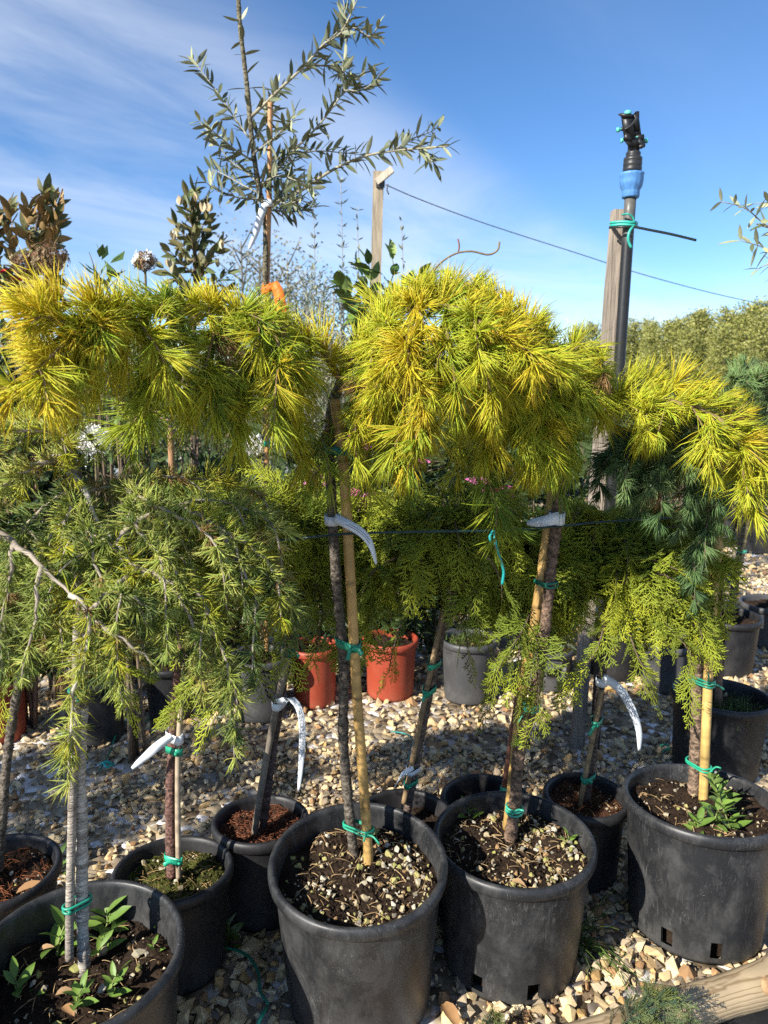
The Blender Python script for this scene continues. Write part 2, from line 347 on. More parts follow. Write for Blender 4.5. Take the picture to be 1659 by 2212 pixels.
# the 300 stones that show largest stand as objects of their own
d = Lc-np.array([0, 0, CAM_H]); zc = d[:, 1]*CP-d[:, 2]*SP; sxp = 829.5+FPX*d[:, 0]/zc; syp = 1106-FPX*(d[:, 1]*SP+d[:, 2]*CP)/zc
vis = (sxp > 0) & (sxp < 1659) & (syp > 0) & (syp < 2200)
for f in np.linspace(.45, .99, 40):
    q = np.array([0, 0, CAM_H])+d*f
    for nme, (px, py, pr, ph) in POTS.items(): vis &= ~((np.hypot(q[:, 0]-px, q[:, 1]-py) < pr) & (q[:, 2] < ph))
score = np.where(vis, S/zc, 0); single = np.argsort(-score)[:300]
smesh = []
for i, (V, T) in enumerate(HULLS):
    mb = MB(); mb.add(V, T, None, STONE_COL[i % len(STONE_COL)]*(.85+.3*rng.random())); smesh.append(mb.mesh('stone', M['stone'], False))
for q in single:
    i = int(rng.integers(0, len(smesh)))
    inst(smesh[i], 'stone', Lc[q], (rng.normal()*.4, rng.normal()*.4, rng.random()*6.28), tuple(float(S[q]*(1+.2*(rng.random()-.5))) for _ in range(3)), ground)
rest = np.ones(len(G), bool); rest[single] = False
mb = MB(); scatter(mb, HULLS, Lc[rest], S[rest], GC[rest])
n = 16000; fp = np.c_[-1.5+3.6*rng.random(n), 1.0+2.2*rng.random(n), np.zeros(n)]; fs = .0018+.004*rng.random(n)**2; fp[:, 2] = .003+.008*rng.random(n); kf = np.ones(n, bool)
for nme, (px, py, pr, ph) in POTS.items(): kf &= np.hypot(fp[:, 0]-px, fp[:, 1]-py) > pr*.8
kf &= log_side(fp) > .03
scatter(mb, CRUMBS, fp[kf], fs[kf], (np.array([(.14, .09, .05), (.30, .23, .14), (.08, .05, .03), (.4, .33, .22)])[rng.integers(0, 4, kf.sum())]))
gravel = mb.build('gravel', M['stone'], smooth=False); gravel['kind'] = 'stuff'; gravel['label'] = 'loose cream and grey limestone gravel between the pots'; gravel['category'] = 'gravel'

# ------------------------------------------------------------------ pots
PEB = []
PEB_COL = [(.46, .38, .24), (.40, .31, .18), (.50, .44, .31), (.34, .33, .11), (.34, .21, .10), (.42, .38, .15), (.54, .49, .39), (.27, .24, .19)]
for i in range(16):
    V, T = hull_mesh(15, .7, 500+i); mb = MB(); mb.add(V, T, None, np.array(PEB_COL[i % 8])*.88); PEB.append(mb.mesh('pebble', M['stone'], False))
POTOBJ = {}
def make_pot(key, name, label, x, y, Rr, h, mat, soil=.05, taper=.86, tilt=(0, 0), holes=(), pebbles=0, pebr=(.005, .012), pebbias=None, crumbs=500, crumbcol=(.03, .02, .013), straw=0, soilmat=None, wob=0, segs=72, strawcol=(.35, .24, .12), group='pots in the nursery rows', lip=.014, cat='plant pot', z0=0):
    root = thing(name, label, cat, (x, y, z0), group); root.rotation_euler = (R(tilt[0]), R(tilt[1]), 0)
    b0 = Rr*taper-.006; bt = Rr-.011
    zr = [0, .012, .022, .062, .10, h*.5, h*.75, h-.05, h-.036]
    prof = [(b0-.012, .004), (b0-.004, 0)]+[(b0+(bt-b0)*z/h, z) for z in zr[1:]]
    n0 = len(prof)
    prof += [(bt-.0005, h-.030), (Rr-.003, h-.028), (Rr, h-.024), (Rr+.001, h-.012), (Rr-.001, h-.004), (Rr-.005, h), (Rr-lip*.7, h), (Rr-lip, h-.003), (Rr-lip-.001, h-.012)]
    prof += [(bt-.006+(b0-bt)*(h-z)/h, z) for z in np.linspace(h-.03, .004, 7)]
    ph = rng.random()*6; wf = (lambda a: 1+wob*np.cos(2*a+ph)+.5*wob*np.cos(3*a+2*ph)) if wob else None
    skip = []
    for ang in holes:
        s0 = int(round((ang % 360)/360*segs)); skip += [(r_, s0+q_) for r_ in (3, len(prof)-2, len(prof)-3) for q_ in (0, 1)]
    mb = MB(); lathe(mb, prof, segs, wob=wf, skip=skip); body = mb.build('body', mat, root, local=True)
    if holes:
        mb = MB(); rr = b0-.028; lathe(mb, [(rr, .006), (rr+.004, .08)], 48); mb.build('root_ball', M['soil'], root, local=True)
    hs = h-soil; rs = bt-.007-(bt-b0)*soil/h
    nr, ns = 16, 56; fr = np.linspace(0, 1, nr); an = np.arange(ns)*2*math.pi/ns; o1, o2, o3 = rng.random(3)*6
    def sh(xx, yy): return .006*np.sin(23*xx+o1)*np.cos(19*yy+o2)+.005*np.sin(47*xx+31*yy+o3)+.003*np.sin(83*yy-61*xx+o1)
    X = rs*fr[:, None]*np.cos(an); Y = rs*fr[:, None]*np.sin(an); Zs = hs+sh(X, Y)+.003*rng.normal(size=X.shape); Zs[0] = Zs[0].mean()
    i = np.arange(nr-1)[:, None]*ns; j = np.arange(ns)[None]; j2 = (j+1) % ns
    mb = MB(); mb.add(np.stack([X, Y, Zs], -1).reshape(-1, 3), None, np.stack([i+j, i+j2, i+ns+j2, i+ns+j], -1).reshape(-1, 4))
    so = mb.build('soil', soilmat or M['soil'], root, local=True)
    if crumbs:
        a = rng.random(crumbs)*6.28; q = rs*.98*np.sqrt(rng.random(crumbs)); xx, yy = q*np.cos(a), q*np.sin(a); sz = .0012+.0042*rng.random(crumbs)**2.2
        mb = MB(); cc = np.asarray(crumbcol)*(.5+1.3*rng.random((crumbs, 1))); lt = rng.random(crumbs) < .06; cc[lt] = np.array((.45, .38, .26))
        scatter(mb, CRUMBS, np.stack([xx, yy, hs+sh(xx, yy)+sz*.5], 1), sz, cc); mb.build('soil_crumbs', M['crumb'], so, smooth=False, kind='stuff', local=True)
    if straw:
        a = rng.random(straw)*6.28; q = rs*.95*np.sqrt(rng.random(straw)); xx, yy = q*np.cos(a), q*np.sin(a); mb = MB()
        for k in range(straw):
            t = rng.random()*6.28; l = .012+.03*rng.random(); p0 = np.array([xx[k], yy[k], hs+sh(xx[k], yy[k])+.004]); dv = np.array([math.cos(t), math.sin(t), .25*rng.normal()])*l/2
            if np.hypot(*(p0+dv)[:2]) > rs or np.hypot(*(p0-dv)[:2]) > rs: continue
            tube(mb, spline([p0-dv, p0+np.array([0, 0, .003]), p0+dv], 4), .0007, 4, np.asarray(strawcol)*(.6+.8*rng.random()))
        mb.build('dry_needles', M['twig'], so, kind='stuff', local=True)
    placed = 0
    while placed < pebbles:
        a = rng.random()*6.28; q = rs*.95*math.sqrt(rng.random()); xx, yy = q*math.cos(a), q*math.sin(a)
        if pebbias is not None and rng.random() > pebbias(xx/rs, yy/rs): continue
        s = pebr[0]*.8+(pebr[1]-pebr[0])*rng.random()**2.0
        inst(PEB[int(rng.integers(0, 16))], 'pebble', (xx, yy, hs+float(sh(xx, yy))+s*.45), tuple(rng.normal(size=3)), tuple(float(s*(.85+.3*v)) for v in rng.random(3)), so); placed += 1
    POTOBJ[key] = (root, hs, rs); return root
big_bias = lambda x, y: .22+.78*min(1, max(0, (x*.8-y*.15+.25)))
make_pot('P1', 'plant_pot', 'nearest black pot with leafy weeds and a white-barked double stem', *POTS['P1'], M['pot'], soil=.085, tilt=(2.0, 1), pebbles=36, pebr=(.007, .016), crumbs=1500, straw=70, group='large black pots in the front row')
make_pot('P2', 'plant_pot', 'black pot with pebbly soil, bark stem and thick yellow cane, in the centre', *POTS['P2'], M['pot'], soil=.055, tilt=(5.5, 0), pebbles=290, pebr=(.0042, .0112), pebbias=big_bias, crumbs=1800, straw=150, group='large black pots in the front row', holes=(255,))
make_pot('P3', 'plant_pot', 'black pot with two square drain slots, touching the centre pot', *POTS['P3'], M['pot'], soil=.045, tilt=(0, .5), pebbles=275, pebr=(.0042, .0108), pebbias=big_bias, crumbs=1800, straw=150, wob=.012, holes=(231, 273), group='large black pots in the front row')
make_pot('P4', 'plant_pot', 'scuffed black pot beside the wooden log with bushy weeds', *POTS['P4'], M['pot'], soil=.04, tilt=(-3.5, 1), pebbles=80, pebr=(.004, .011), crumbs=1600, straw=60, holes=(222, 262), group='large black pots in the front row')
red = (.10, .04, .022)
M['redsoil'] = material('bark_mulch', col=(.055, .026, .016), rough=.95, spec=.1, nscale=70, namt=.6, bump=.9, bscale=120, bdist=.008)
M['moss'] = material('mossy_soil', col=(.075, .085, .018), rough=.95, spec=.1, nscale=22, namt=.6, dark=(.022, .016, .010), bump=1, bscale=160, bdist=.008)
make_pot('B0', 'plant_pot', 'small black pot cut by the frame edge, brown dead needles inside', *POTS['B0'], M['potdark'], soil=.035, pebbles=12, crumbs=700, straw=260, strawcol=(.20, .07, .03), group='small black pots in the second row')
make_pot('B1', 'plant_pot', 'small black pot of mossy soil behind the white-barked tree', *POTS['B1'], M['potdark'], soil=.035, tilt=(-4, 0), pebbles=10, crumbs=1100, crumbcol=(.05, .05, .015), straw=110, soilmat=M['moss'], strawcol=(.25, .17, .07), group='small black pots in the second row')
make_pot('B2', 'plant_pot', 'small black pot of reddish bark mulch left of the centre pot', *POTS['B2'], M['potdark'], soil=.03, tilt=(-3, 0), pebbles=3, crumbs=800, crumbcol=red, straw=260, soilmat=M['redsoil'], strawcol=(.17, .06, .03), group='small black pots in the second row')
make_pot('B3', 'plant_pot', 'small black pot mostly hidden right behind the centre pot', *POTS['B3'], M['potdark'], soil=.05, crumbs=300, group='small black pots in the second row')
make_pot('B4', 'plant_pot', 'small black pot whose dark rim shows behind the slotted pot', *POTS['B4'], M['potdark'], soil=.06, crumbs=300, group='small black pots in the second row')
make_pot('B5', 'plant_pot', 'small black pot of fine red-brown peat under the curved white tag', *POTS['B5'], M['potdark'], soil=.028, tilt=(1, 0), crumbs=1600, crumbcol=(.075, .036, .02), soilmat=M['redsoil'], straw=10, group='small black pots in the second row')
make_pot('B6', 'plant_pot', 'dark blue-black pot with grass growing in it, behind the yellow cane', *POTS['B6'], M['potdark'], soil=.05, tilt=(-2, 2), crumbs=300, pebbles=3, pebr=(.012, .02), group='pots in the back row')
def bgpot(key, x, yb, d, h, mat, label, name='plant_pot', cat='plant pot', **kw):
    p = gnd(x, yb); p[1] += d/2*.85; return make_pot(key, name, label, p[0]*(p[1]/(p[1]-d/2*.85)), p[1], d/2, h, mat, soil=.03, crumbs=120, segs=48, group='pots in the back row', **kw)
bgpot('G1', 1010, 1528, .25, .27, M['grey'], 'dusty grey pot with yellow flowers above, beside the terracotta pot', pebbles=6)
bgpot('G2', 1185, 1500, .22, .19, M['grey'], 'low grey pot half hidden behind the knobbly leaning stem')
bgpot('R1', 680, 1536, .215, .255, M['terra'], 'terracotta pot left of the centre stem, its side dappled by shade')
bgpot('R2', 843, 1520, .245, .255, M['terra'], 'terracotta pot right of the yellow cane, brightly sunlit')
bgpot('R3', 5, 1618, .22, .24, M['terra'], 'dark red pot cut by the frame edge in deep shade')
bgpot('D1', 222, 1618, .21, .25, M['potdark'], 'shaded black pot just right of the white-barked stem')
bgpot('D2', 372, 1573, .21, .24, M['potdark'], 'shaded black pot behind the red-brown stem with a white tag')
bgpot('D3', 567, 1568, .24, .26, M['grey'], 'dusty dark pot holding the olive tree')
bgpot('D4', 1560, 1470, .30, .27, M['potdark'], 'black pot holding the young tree with blue tape')
bgpot('D5', 1655, 1408, .30, .22, M['grey'], 'grey rimmed pot at the frame edge behind the young tree')
bgpot('D6', 1440, 1505, .26, .22, M['grey'], 'shaded grey pot behind the golden cypress sprays')
bgpot('D7', 1320, 1480, .26, .24, M['potdark'], 'shaded black pot behind the sprinkler post')
bgpot('F1', 1640, 1200, .40, .30, M['potdark'], 'far black pot across the gravel path')
bgpot('F2', 1540, 1185, .36, .27, M['grey'], 'far grey pot behind the blue-green cedar')
bgpot('F3', 1440, 1165, .32, .22, M['terra'], 'far terracotta pot beyond the gravel path')
bgpot('F4', 560, 1150, .30, .26, M['terra'], 'far terracotta pot behind the olive stake')
bgpot('F5', 170, 1180, .30, .30, M['terra'], 'far orange pot behind the grey-green cedar')

# ------------------------------------------------------------------ plants: generic growth
def needles(mb, base, dirs, Ln, wd, col, sag=.12):
    n = len(base); d = nrm(dirs); rv = nrm(rng.normal(size=(n, 3))); u = nrm(np.cross(d, rv)); v = np.cross(d, u); Ln = np.broadcast_to(Ln, (n,))[:, None]; wd = np.broadcast_to(wd, (n,))[:, None]/2
    down = np.array([0, 0, -1.])*sag*Ln*rng.random((n, 1)); curl = u*Ln*.07*rng.normal(size=(n, 1))
    mid = base+d*Ln*.55+down*.3+curl; tip = base+d*Ln+down; V = np.zeros((n, 7, 3))
    for k in range(3):
        c, s = math.cos(k*2.094), math.sin(k*2.094); V[:, k] = base+(u*c+v*s)*wd*.7; V[:, 3+k] = mid+(u*c+v*s)*wd
    V[:, 6] = tip; o = (np.arange(n)*7)[:, None, None]
    Q = np.array([[0, 1, 4, 3], [1, 2, 5, 4], [2, 0, 3, 5]])[None]+o; T = np.array([[3, 4, 6], [4, 5, 6], [5, 3, 6]])[None]+o
    mb.add(V.reshape(-1, 3), T.reshape(-1, 3), Q.reshape(-1, 4), np.repeat(col, 7, 0))
def foliate(mb, P, sp, per, Ln, spread, fwd, rad, up, cfun, wd=.0019, tipfrac=.25, sag=.12):
    """tufts of needles at nodes along the shoot P"""
    L_ = plen(P); n = max(3, int(L_/sp)); Ps = spline(P, n) if len(P) > 2 else spline([P[0], (P[0]+P[1])/2, P[1]], n); T, N, B = frames(Ps); a0 = rng.random()*6.28
    bs, ds, ls, cs = [], [], [], []
    for i in range(n):
        s = i/(n-1); a = a0+i*2.4+rng.normal()*.3; radv = N[i]*math.cos(a)+B[i]*math.sin(a)
        f, r_ = (fwd, rad) if s < 1-tipfrac else (fwd+1.5*(s-1+tipfrac)/tipfrac, rad*.8)
        ax = nrm(T[i]*f+radv*r_+np.array([0, 0, up])); k = max(4, int(per*(.7+.6*rng.random())))
        dd = ax+rng.normal(size=(k, 3))*spread; bs.append(np.repeat(Ps[i:i+1], k, 0)+rng.normal(size=(k, 3))*.0012); ds.append(dd)
        lf = .62+.55*rng.random(); ls.append(Ln*lf*(.78+.4*rng.random(k))*(1 if s < .9 else .85)); cc_ = cfun(s, k)
        if rng.random() < .010: cc_ = np.clip(np.array((.33, .20, .08))*(.7+.6*rng.random((k, 1))), 0, 1)
        cs.append(cc_)
    needles(mb, np.vstack(bs), np.vstack(ds), np.concatenate(ls), wd, np.vstack(cs), sag)
def droop_path(p0, d0, L_, g, n=9):
    P = [np.asarray(p0, float)]; d_ = nrm(d0); st = L_/(n-1)
    for i in range(n-1):
        d_ = nrm(d_+np.array([0, 0, -g])+rng.normal(size=3)*.06); P.append(P[-1]+d_*st)
    return np.array(P)
def side_shoots(P, every, L0, L1, g, up0, skip0=.1, bias=None):
    n = max(1, int(plen(P)*(1-skip0)/every)); Ps = spline(P, 60); T, N, B = frames(Ps); out = []
    for i in range(n):
        s = skip0+(1-skip0)*(i+rng.random())/n; k = min(59, int(s*59)); sd_ = nrm(np.cross(T[k], [0, 0, 1]))*(1 if (i % 2) else -1)
        if bias is not None: sd_ = nrm(sd_+bias)
        d_ = T[k]*(.6+.5*rng.random())+sd_*(.5+.6*rng.random())+np.array([0, 0, up0+.3*rng.normal()])
        out.append(droop_path(Ps[k], d_, L0+(L1-L0)*rng.random(), g))
    return out
GOLD, YEL, LIME, GRN, DKG = np.array((.69, .575, .04)), np.array((.585, .59, .045)), np.array((.43, .51, .045)), np.array((.22, .32, .04)), np.array((.05, .095, .024))
BLU, BLU2 = np.array((.23, .34, .12)), np.array((.13, .23, .08)); OLV, OLV2, TAN = np.array((.33, .40, .085)), np.array((.50, .54, .13)), np.array((.46, .34, .12))
def colfun(cols, wts, jit=.10):
    cols = np.array(cols); c = cols[rng.choice(len(cols), p=np.array(wts)/sum(wts))]; c2 = cols[rng.choice(len(cols), p=np.array(wts)/sum(wts))]
    def f(s, k): return np.clip((c*(1-s)+c2*s)*(1+jit*rng.normal(size=(k, 1)))*(1+.06*rng.normal(size=(k, 3))), .01, .8)
    return f
BARKD, BARKR, BARKG = np.array((.17, .145, .115)), np.array((.22, .145, .10)), np.array((.15, .125, .10))
TRUNKS = {}
def bark_tube(mb, P, r0, r1, k=14, col=BARKD, knots=10, jit=.035, n=None, shade_col=None):
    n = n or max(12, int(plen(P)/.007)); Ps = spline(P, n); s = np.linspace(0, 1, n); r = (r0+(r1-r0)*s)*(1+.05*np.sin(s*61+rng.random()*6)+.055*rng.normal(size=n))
    cb_ = np.broadcast_to(col, (n, 3)) if shade_col is None else np.where((s > .56)[:, None], np.asarray(shade_col)[None], np.asarray(col)[None])  # upper stretch of the stem can take a darker, painted shade tone
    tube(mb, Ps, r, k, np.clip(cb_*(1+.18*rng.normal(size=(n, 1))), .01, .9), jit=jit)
    T, N, B = frames(Ps)
    for _ in range(knots):
        i = int(rng.integers(2, n-2)); a = rng.random()*6.28; dv = N[i]*math.cos(a)+B[i]*math.sin(a)
        V, Tt = HULLS[int(rng.integers(0, 22))]; mb.add(V*r[i]*.42+Ps[i]+dv*r[i]*.9, Tt, None, col*.7)
    return Ps
def conifer(key, name, label, cat, trunk, r0, r1, barkcol, branches, spec, group=None, mat=None, knots=14, top_shade=None):
    base = trunk[0]; root = thing(name, label, cat, base, group)
    mb = MB(); TRUNKS[key] = bark_tube(mb, trunk, r0, r1, col=barkcol, knots=knots, shade_col=top_shade); mb.build('trunk', mat or M['bark'], root)
    bw, nd = MB(), MB(); sp = spec
    for br in branches:
        P = np.array([at(*q[:3]) for q in br['p']]); n = max(10, int(plen(P)/.02)); Ps = spline(P, n); Ps[1:-1] += rng.normal(size=(n-2, 3))*.002
        r = br.get('r', .0045); tube(bw, Ps, np.linspace(r, .0014, n), 6, br.get('bark', sp['twig'])*(1+.1*rng.normal(size=(n, 1))))
        g = {**sp, **br}; cw = g['w']
        if not br.get('bare'):
            start = br.get('from', 0); Pf = Ps[int(start*n):]
            foliate(nd, Pf, g['sp'], g['per'], g['L'], g['spread'], g['fwd'], g['rad'], g['up'], colfun(g['cols'], cw), g['wd'], sag=g['sag'])
            for q in side_shoots(Pf, g['every'], g['l0'], g['l1'], g['g'], g['up0'], bias=g.get('bias')):
                tube(bw, q, np.linspace(.0022, .001, len(q)), 5, sp['twig'])
                foliate(nd, q, g['sp'], g['per'], g['L']*(.85+.25*rng.random()), g['spread'], g['fwd'], g['rad'], g['up'], colfun(g['cols'], cw), g['wd'], sag=g['sag'])
    cr_ = bw.build('branches', M['twig'], root); nd.build('needles', M['needle'], cr_, kind='stuff'); return root
TW = np.array((.22, .15, .075))
yel = dict(twig=TW, sp=.0165, per=33, L=.079, spread=.27, fwd=.85, rad=.95, up=.35, wd=.0019, sag=.16, every=.050, l0=.045, l1=.14, g=.17, up0=.15, cols=[GOLD, YEL, LIME, GRN], w=[2.6, 6.5, 1.8, .3])
low = dict(w=[.6, 6, 3, .6], up=-.15, g=.3, up0=-.2)
dk = dict(w=[0, 1.5, 4, 3], up=-.1, g=.3, up0=-.2)
T2tr = [at(770, 1885, 1.50), at(757, 1780, 1.50), at(742, 1600, 1.50), at(742, 1430, 1.50), at(726, 1250, 1.50), at(715, 1050, 1.50), at(712, 960, 1.50), at(718, 880, 1.50), at(738, 820, 1.50)]
conifer('T2', 'weeping_cedar', 'golden weeping cedar on the dark stem in the centre pot, long branch sweeping left', 'tree', T2tr, .0112, .0105, BARKD, [
    dict(p=[(738, 825, 1.50), (690, 745, 1.46), (600, 700, 1.42), (500, 672, 1.38), (400, 662, 1.32), (310, 662, 1.25), (235, 680, 1.18), (175, 705, 1.12)], r=.007, up=.55, w=[3, 6, 2, .5]),
    dict(p=[(600, 700, 1.42), (560, 760, 1.36), (520, 830, 1.33), (505, 900, 1.32)], **low),
    dict(p=[(690, 745, 1.46), (640, 800, 1.44), (620, 870, 1.43), (630, 930, 1.42)], **low),
    dict(p=[(500, 672, 1.38), (460, 730, 1.30), (450, 800, 1.27), (470, 870, 1.26)], w=[1, 4, 4, 1], up=0., g=.3, up0=-.1),
    dict(p=[(400, 662, 1.32), (360, 730, 1.26), (330, 800, 1.24), (300, 860, 1.24)], w=[1, 4, 4, 1], up=0., g=.3, up0=-.1),
    dict(p=[(560, 790, 1.42), (470, 850, 1.38), (370, 885, 1.34), (300, 905, 1.32), (250, 935, 1.31)], w=[0, 1.2, 7, .6], up=-.1, fwd=1.1, per=17, every=.06, l1=.09),
    dict(p=[(235, 680, 1.18), (160, 730, 1.10), (90, 790, 1.05), (30, 850, 1.01)], w=[6, 2, .5, 0], up=-.1, fwd=1.2, every=.05),
    dict(p=[(175, 705, 1.12), (110, 690, 1.08), (60, 665, 1.05)], w=[6, 3, 0, 0], up=.3, fwd=1.1, every=.05),
    dict(p=[(235, 680, 1.18), (190, 660, 1.15), (120, 650, 1.12), (80, 660, 1.1)], w=[6, 3, 0, 0], up=.6, fwd=.9, every=.05),
    dict(p=[(200, 690, 1.14), (175, 750, 1.12), (165, 810, 1.11), (160, 850, 1.11)], w=[5, 3, 1, 0], up=-.2, fwd=1.2, every=.07, l1=.08),
    dict(p=[(310, 662, 1.25), (285, 720, 1.19), (270, 770, 1.18)], w=[4, 4, 1, 0], up=-.1, every=.05),
    dict(p=[(715, 890, 1.50), (700, 940, 1.47), (690, 990, 1.45), (672, 1050, 1.44)], per=14, every=.09, l0=.04, l1=.08, **dk),
    dict(p=[(725, 900, 1.50), (765, 950, 1.47), (785, 1000, 1.46), (795, 1040, 1.46)], per=13, every=.09, l0=.04, l1=.08, **dk),
    dict(p=[(738, 825, 1.50), (765, 770, 1.50), (820, 705, 1.48), (890, 668, 1.45), (970, 662, 1.42), (1035, 690, 1.38), (1095, 732, 1.34)], r=.007, up=.5, w=[3, 6, 2, .5]),
    dict(p=[(1000, 672, 1.40), (1060, 710, 1.36), (1110, 740, 1.33), (1165, 772, 1.31), (1200, 790, 1.30)], w=[5, 4, 0, 0], up=.1, fwd=1.1, **{'from': .3}),
    dict(p=[(820, 705, 1.48), (800, 770, 1.42), (790, 830, 1.39), (770, 880, 1.38)], **low),
    dict(p=[(890, 668, 1.45), (880, 740, 1.37), (885, 800, 1.34), (915, 860, 1.32), (905, 920, 1.31), (880, 985, 1.31)], w=[4, 4, 2, 0], up=-.15, fwd=1.15, every=.05, l1=.12),
    dict(p=[(970, 662, 1.42), (965, 740, 1.36), (985, 810, 1.34), (980, 870, 1.34)], w=[1, 5, 3, .5], up=0., g=.3, up0=-.1),
    dict(p=[(1035, 690, 1.38), (1040, 760, 1.34), (1050, 830, 1.33)], w=[1, 5, 3, .5], up=0., g=.3, up0=-.1),
    dict(p=[(850, 720, 1.60), (830, 800, 1.56), (850, 880, 1.55), (870, 930, 1.54)], **dk),
    dict(p=[(820, 705, 1.48), (860, 650, 1.50), (930, 630, 1.50), (1010, 630, 1.50)], r=.005, up=.7, w=[3, 6, 1, 0]),
    dict(p=[(820, 705, 1.48), (840, 740, 1.40), (850, 800, 1.37), (830, 860, 1.36)], up=0, w=[1, 5, 3, .5]),
    dict(p=[(500, 672, 1.38), (560, 690, 1.34), (600, 740, 1.32), (600, 800, 1.31)], up=.15, w=[1, 6, 3, .3]),
], yel, 'golden weeping conifers')
T0tr = [np.array([-2.20, .95, .26]), np.array([-2.19, .95, .6]), np.array([-2.20, .95, 1.0]), np.array([-2.18, .95, 1.36])]  # unseen potted cedar, added out of frame to throw shade on the gravel
def wpix(X, Y, Z):
    d_ = np.array([X, Y, Z-CAM_H]); zc_ = d_[1]*CP-d_[2]*SP; return (829.5+FPX*d_[0]/zc_, 1106-FPX*(d_[1]*SP+d_[2]*CP)/zc_, Y)
T0b = []
for i in range(9):
    a_ = i*.70; c_, s_ = math.cos(a_), math.sin(a_); T0b.append(dict(p=[wpix(-2.18+c_*r_, .95+s_*r_, z_) for r_, z_ in ((.01, 1.33), (.14, 1.42), (.27, 1.40), (.37, 1.27), (.41, 1.10), (.42, .98))], r=.006))
T0_ROOT = conifer('T0', 'weeping_cedar', 'golden weeping cedar added unseen past the left frame edge to shade the gravel', 'tree', T0tr, .0148, .011, BARKD, T0b, dict(yel, sp=.022, per=20, every=.05), 'golden weeping conifers')
make_pot('P0', 'plant_pot', 'black pot added under the unseen shading cedar past the left frame edge', -2.20, .95, .19, .335, M['pot'], soil=.05, crumbs=200, pebbles=20, group='large black pots in the front row')
def copy_tree(o, parent=None):
    c = o.copy(); COL.objects.link(c); c.parent = parent
    for ch in list(o.children): copy_tree(ch, c)
    return c
for src, wd_ in ((bpy.data.objects[T0_ROOT.name], 'added unseen shading cedar'), (POTOBJ['P0'][0], 'added pot of an unseen shading cedar')):
    for k_, (dx_, dy_, rz_) in enumerate(((-.52, -.22, 1.1), (-.50, .50, 2.3))):  # two further unseen copies, added to widen the shade on the ground
        c_ = copy_tree(src); c_.location.x += dx_; c_.location.y += dy_; c_.rotation_euler.z = rz_; c_['label'] = wd_+(' nearer than the first one past the left frame edge' if k_ == 0 else ' farther than the first one past the left frame edge')
T3tr = [at(1100, 1825, 1.62), at(1112, 1740, 1.62), at(1122, 1620, 1.62), at(1150, 1520, 1.62), at(1172, 1400, 1.62), at(1188, 1250, 1.62), at(1205, 1100, 1.62), at(1212, 1000, 1.62), at(1220, 920, 1.62)]
conifer('T3', 'weeping_cedar', 'golden weeping cedar on the leaning stem, arching right over the blue-green one', 'tree', T3tr, .0145, .0115, BARKR, [
    dict(p=[(1220, 920, 1.62), (1205, 820, 1.59), (1160, 740, 1.55), (1095, 690, 1.52), (1020, 665, 1.50), (950, 655, 1.52)], r=.007, up=.55, w=[3, 6, 2, .3]),
    dict(p=[(1205, 820, 1.59), (1225, 765, 1.56), (1260, 750, 1.53), (1290, 790, 1.52)], up=.4, w=[3, 5, 2, 0], l1=.12),
    dict(p=[(1160, 740, 1.55), (1200, 760, 1.50), (1240, 800, 1.47), (1262, 860, 1.46)], up=.2, w=[2, 5, 2, .5]),
    dict(p=[(1180, 790, 1.57), (1120, 830, 1.52), (1070, 880, 1.49), (1020, 905, 1.48)], **low),
    dict(p=[(1095, 690, 1.52), (1110, 780, 1.47), (1130, 850, 1.45), (1130, 920, 1.45)], **low),
    dict(p=[(1210, 840, 1.58), (1175, 900, 1.50), (1165, 960, 1.49), (1160, 1000, 1.49)], **low),
    dict(p=[(1215, 900, 1.62), (1130, 915, 1.58), (1070, 955, 1.55), (1055, 1030, 1.53), (1085, 1110, 1.51), (1115, 1140, 1.50)], per=14, every=.07, l1=.11, **dk),
    dict(p=[(1215, 900, 1.62), (1010, 900, 1.66), (1000, 960, 1.66), (1020, 1000, 1.66)], per=14, every=.07, l1=.13, **dk),
    dict(p=[(1220, 915, 1.62), (1240, 960, 1.56), (1232, 1010, 1.55)], per=14, **dk),
    dict(p=[(1220, 905, 1.62), (1290, 872, 1.58), (1380, 862, 1.53), (1470, 870, 1.47), (1545, 900, 1.43), (1595, 955, 1.41), (1612, 1020, 1.40), (1625, 1075, 1.40)], r=.006, up=.45, w=[3, 7, 1, 0], every=.032, l0=.04, l1=.11, per=26),
    dict(p=[(1290, 872, 1.60), (1370, 835, 1.60), (1450, 835, 1.58), (1530, 860, 1.54), (1590, 900, 1.52)], r=.005, up=.7, w=[3, 7, 1, 0], every=.05, l0=.03, l1=.08),
    dict(p=[(1380, 862, 1.53), (1400, 905, 1.50), (1410, 940, 1.50)], up=-.2, w=[1, 5, 2, 0], every=.08, l1=.06),
    dict(p=[(1545, 900, 1.43), (1530, 960, 1.40), (1540, 1010, 1.39)], up=-.2, w=[1, 5, 2, 0], every=.06, l1=.08),
    dict(p=[(1595, 955, 1.41), (1640, 990, 1.39), (1660, 1040, 1.39)], up=-.1, w=[2, 5, 1, 0], every=.06, l1=.08),
    dict(p=[(1095, 690, 1.52), (1050, 720, 1.46), (1030, 790, 1.42), (1040, 860, 1.41)], up=.1, w=[2, 6, 2, .3]),
    dict(p=[(1160, 740, 1.55), (1130, 700, 1.50), (1080, 660, 1.50), (1030, 640, 1.52)], up=.7, w=[3, 6, 1, 0]),
    dict(p=[(1160, 740, 1.55), (1180, 800, 1.48), (1190, 860, 1.46), (1180, 920, 1.46)], up=.05, w=[1, 5, 3, .5]),
], yel, 'golden weeping conifers')
T4tr = [at(1497, 1732, 1.79), at(1503, 1600, 1.79), at(1505, 1450, 1.79), at(1512, 1350, 1.79), at(1528, 1230, 1.79), at(1540, 1080, 1.79), at(1555, 930, 1.79)]
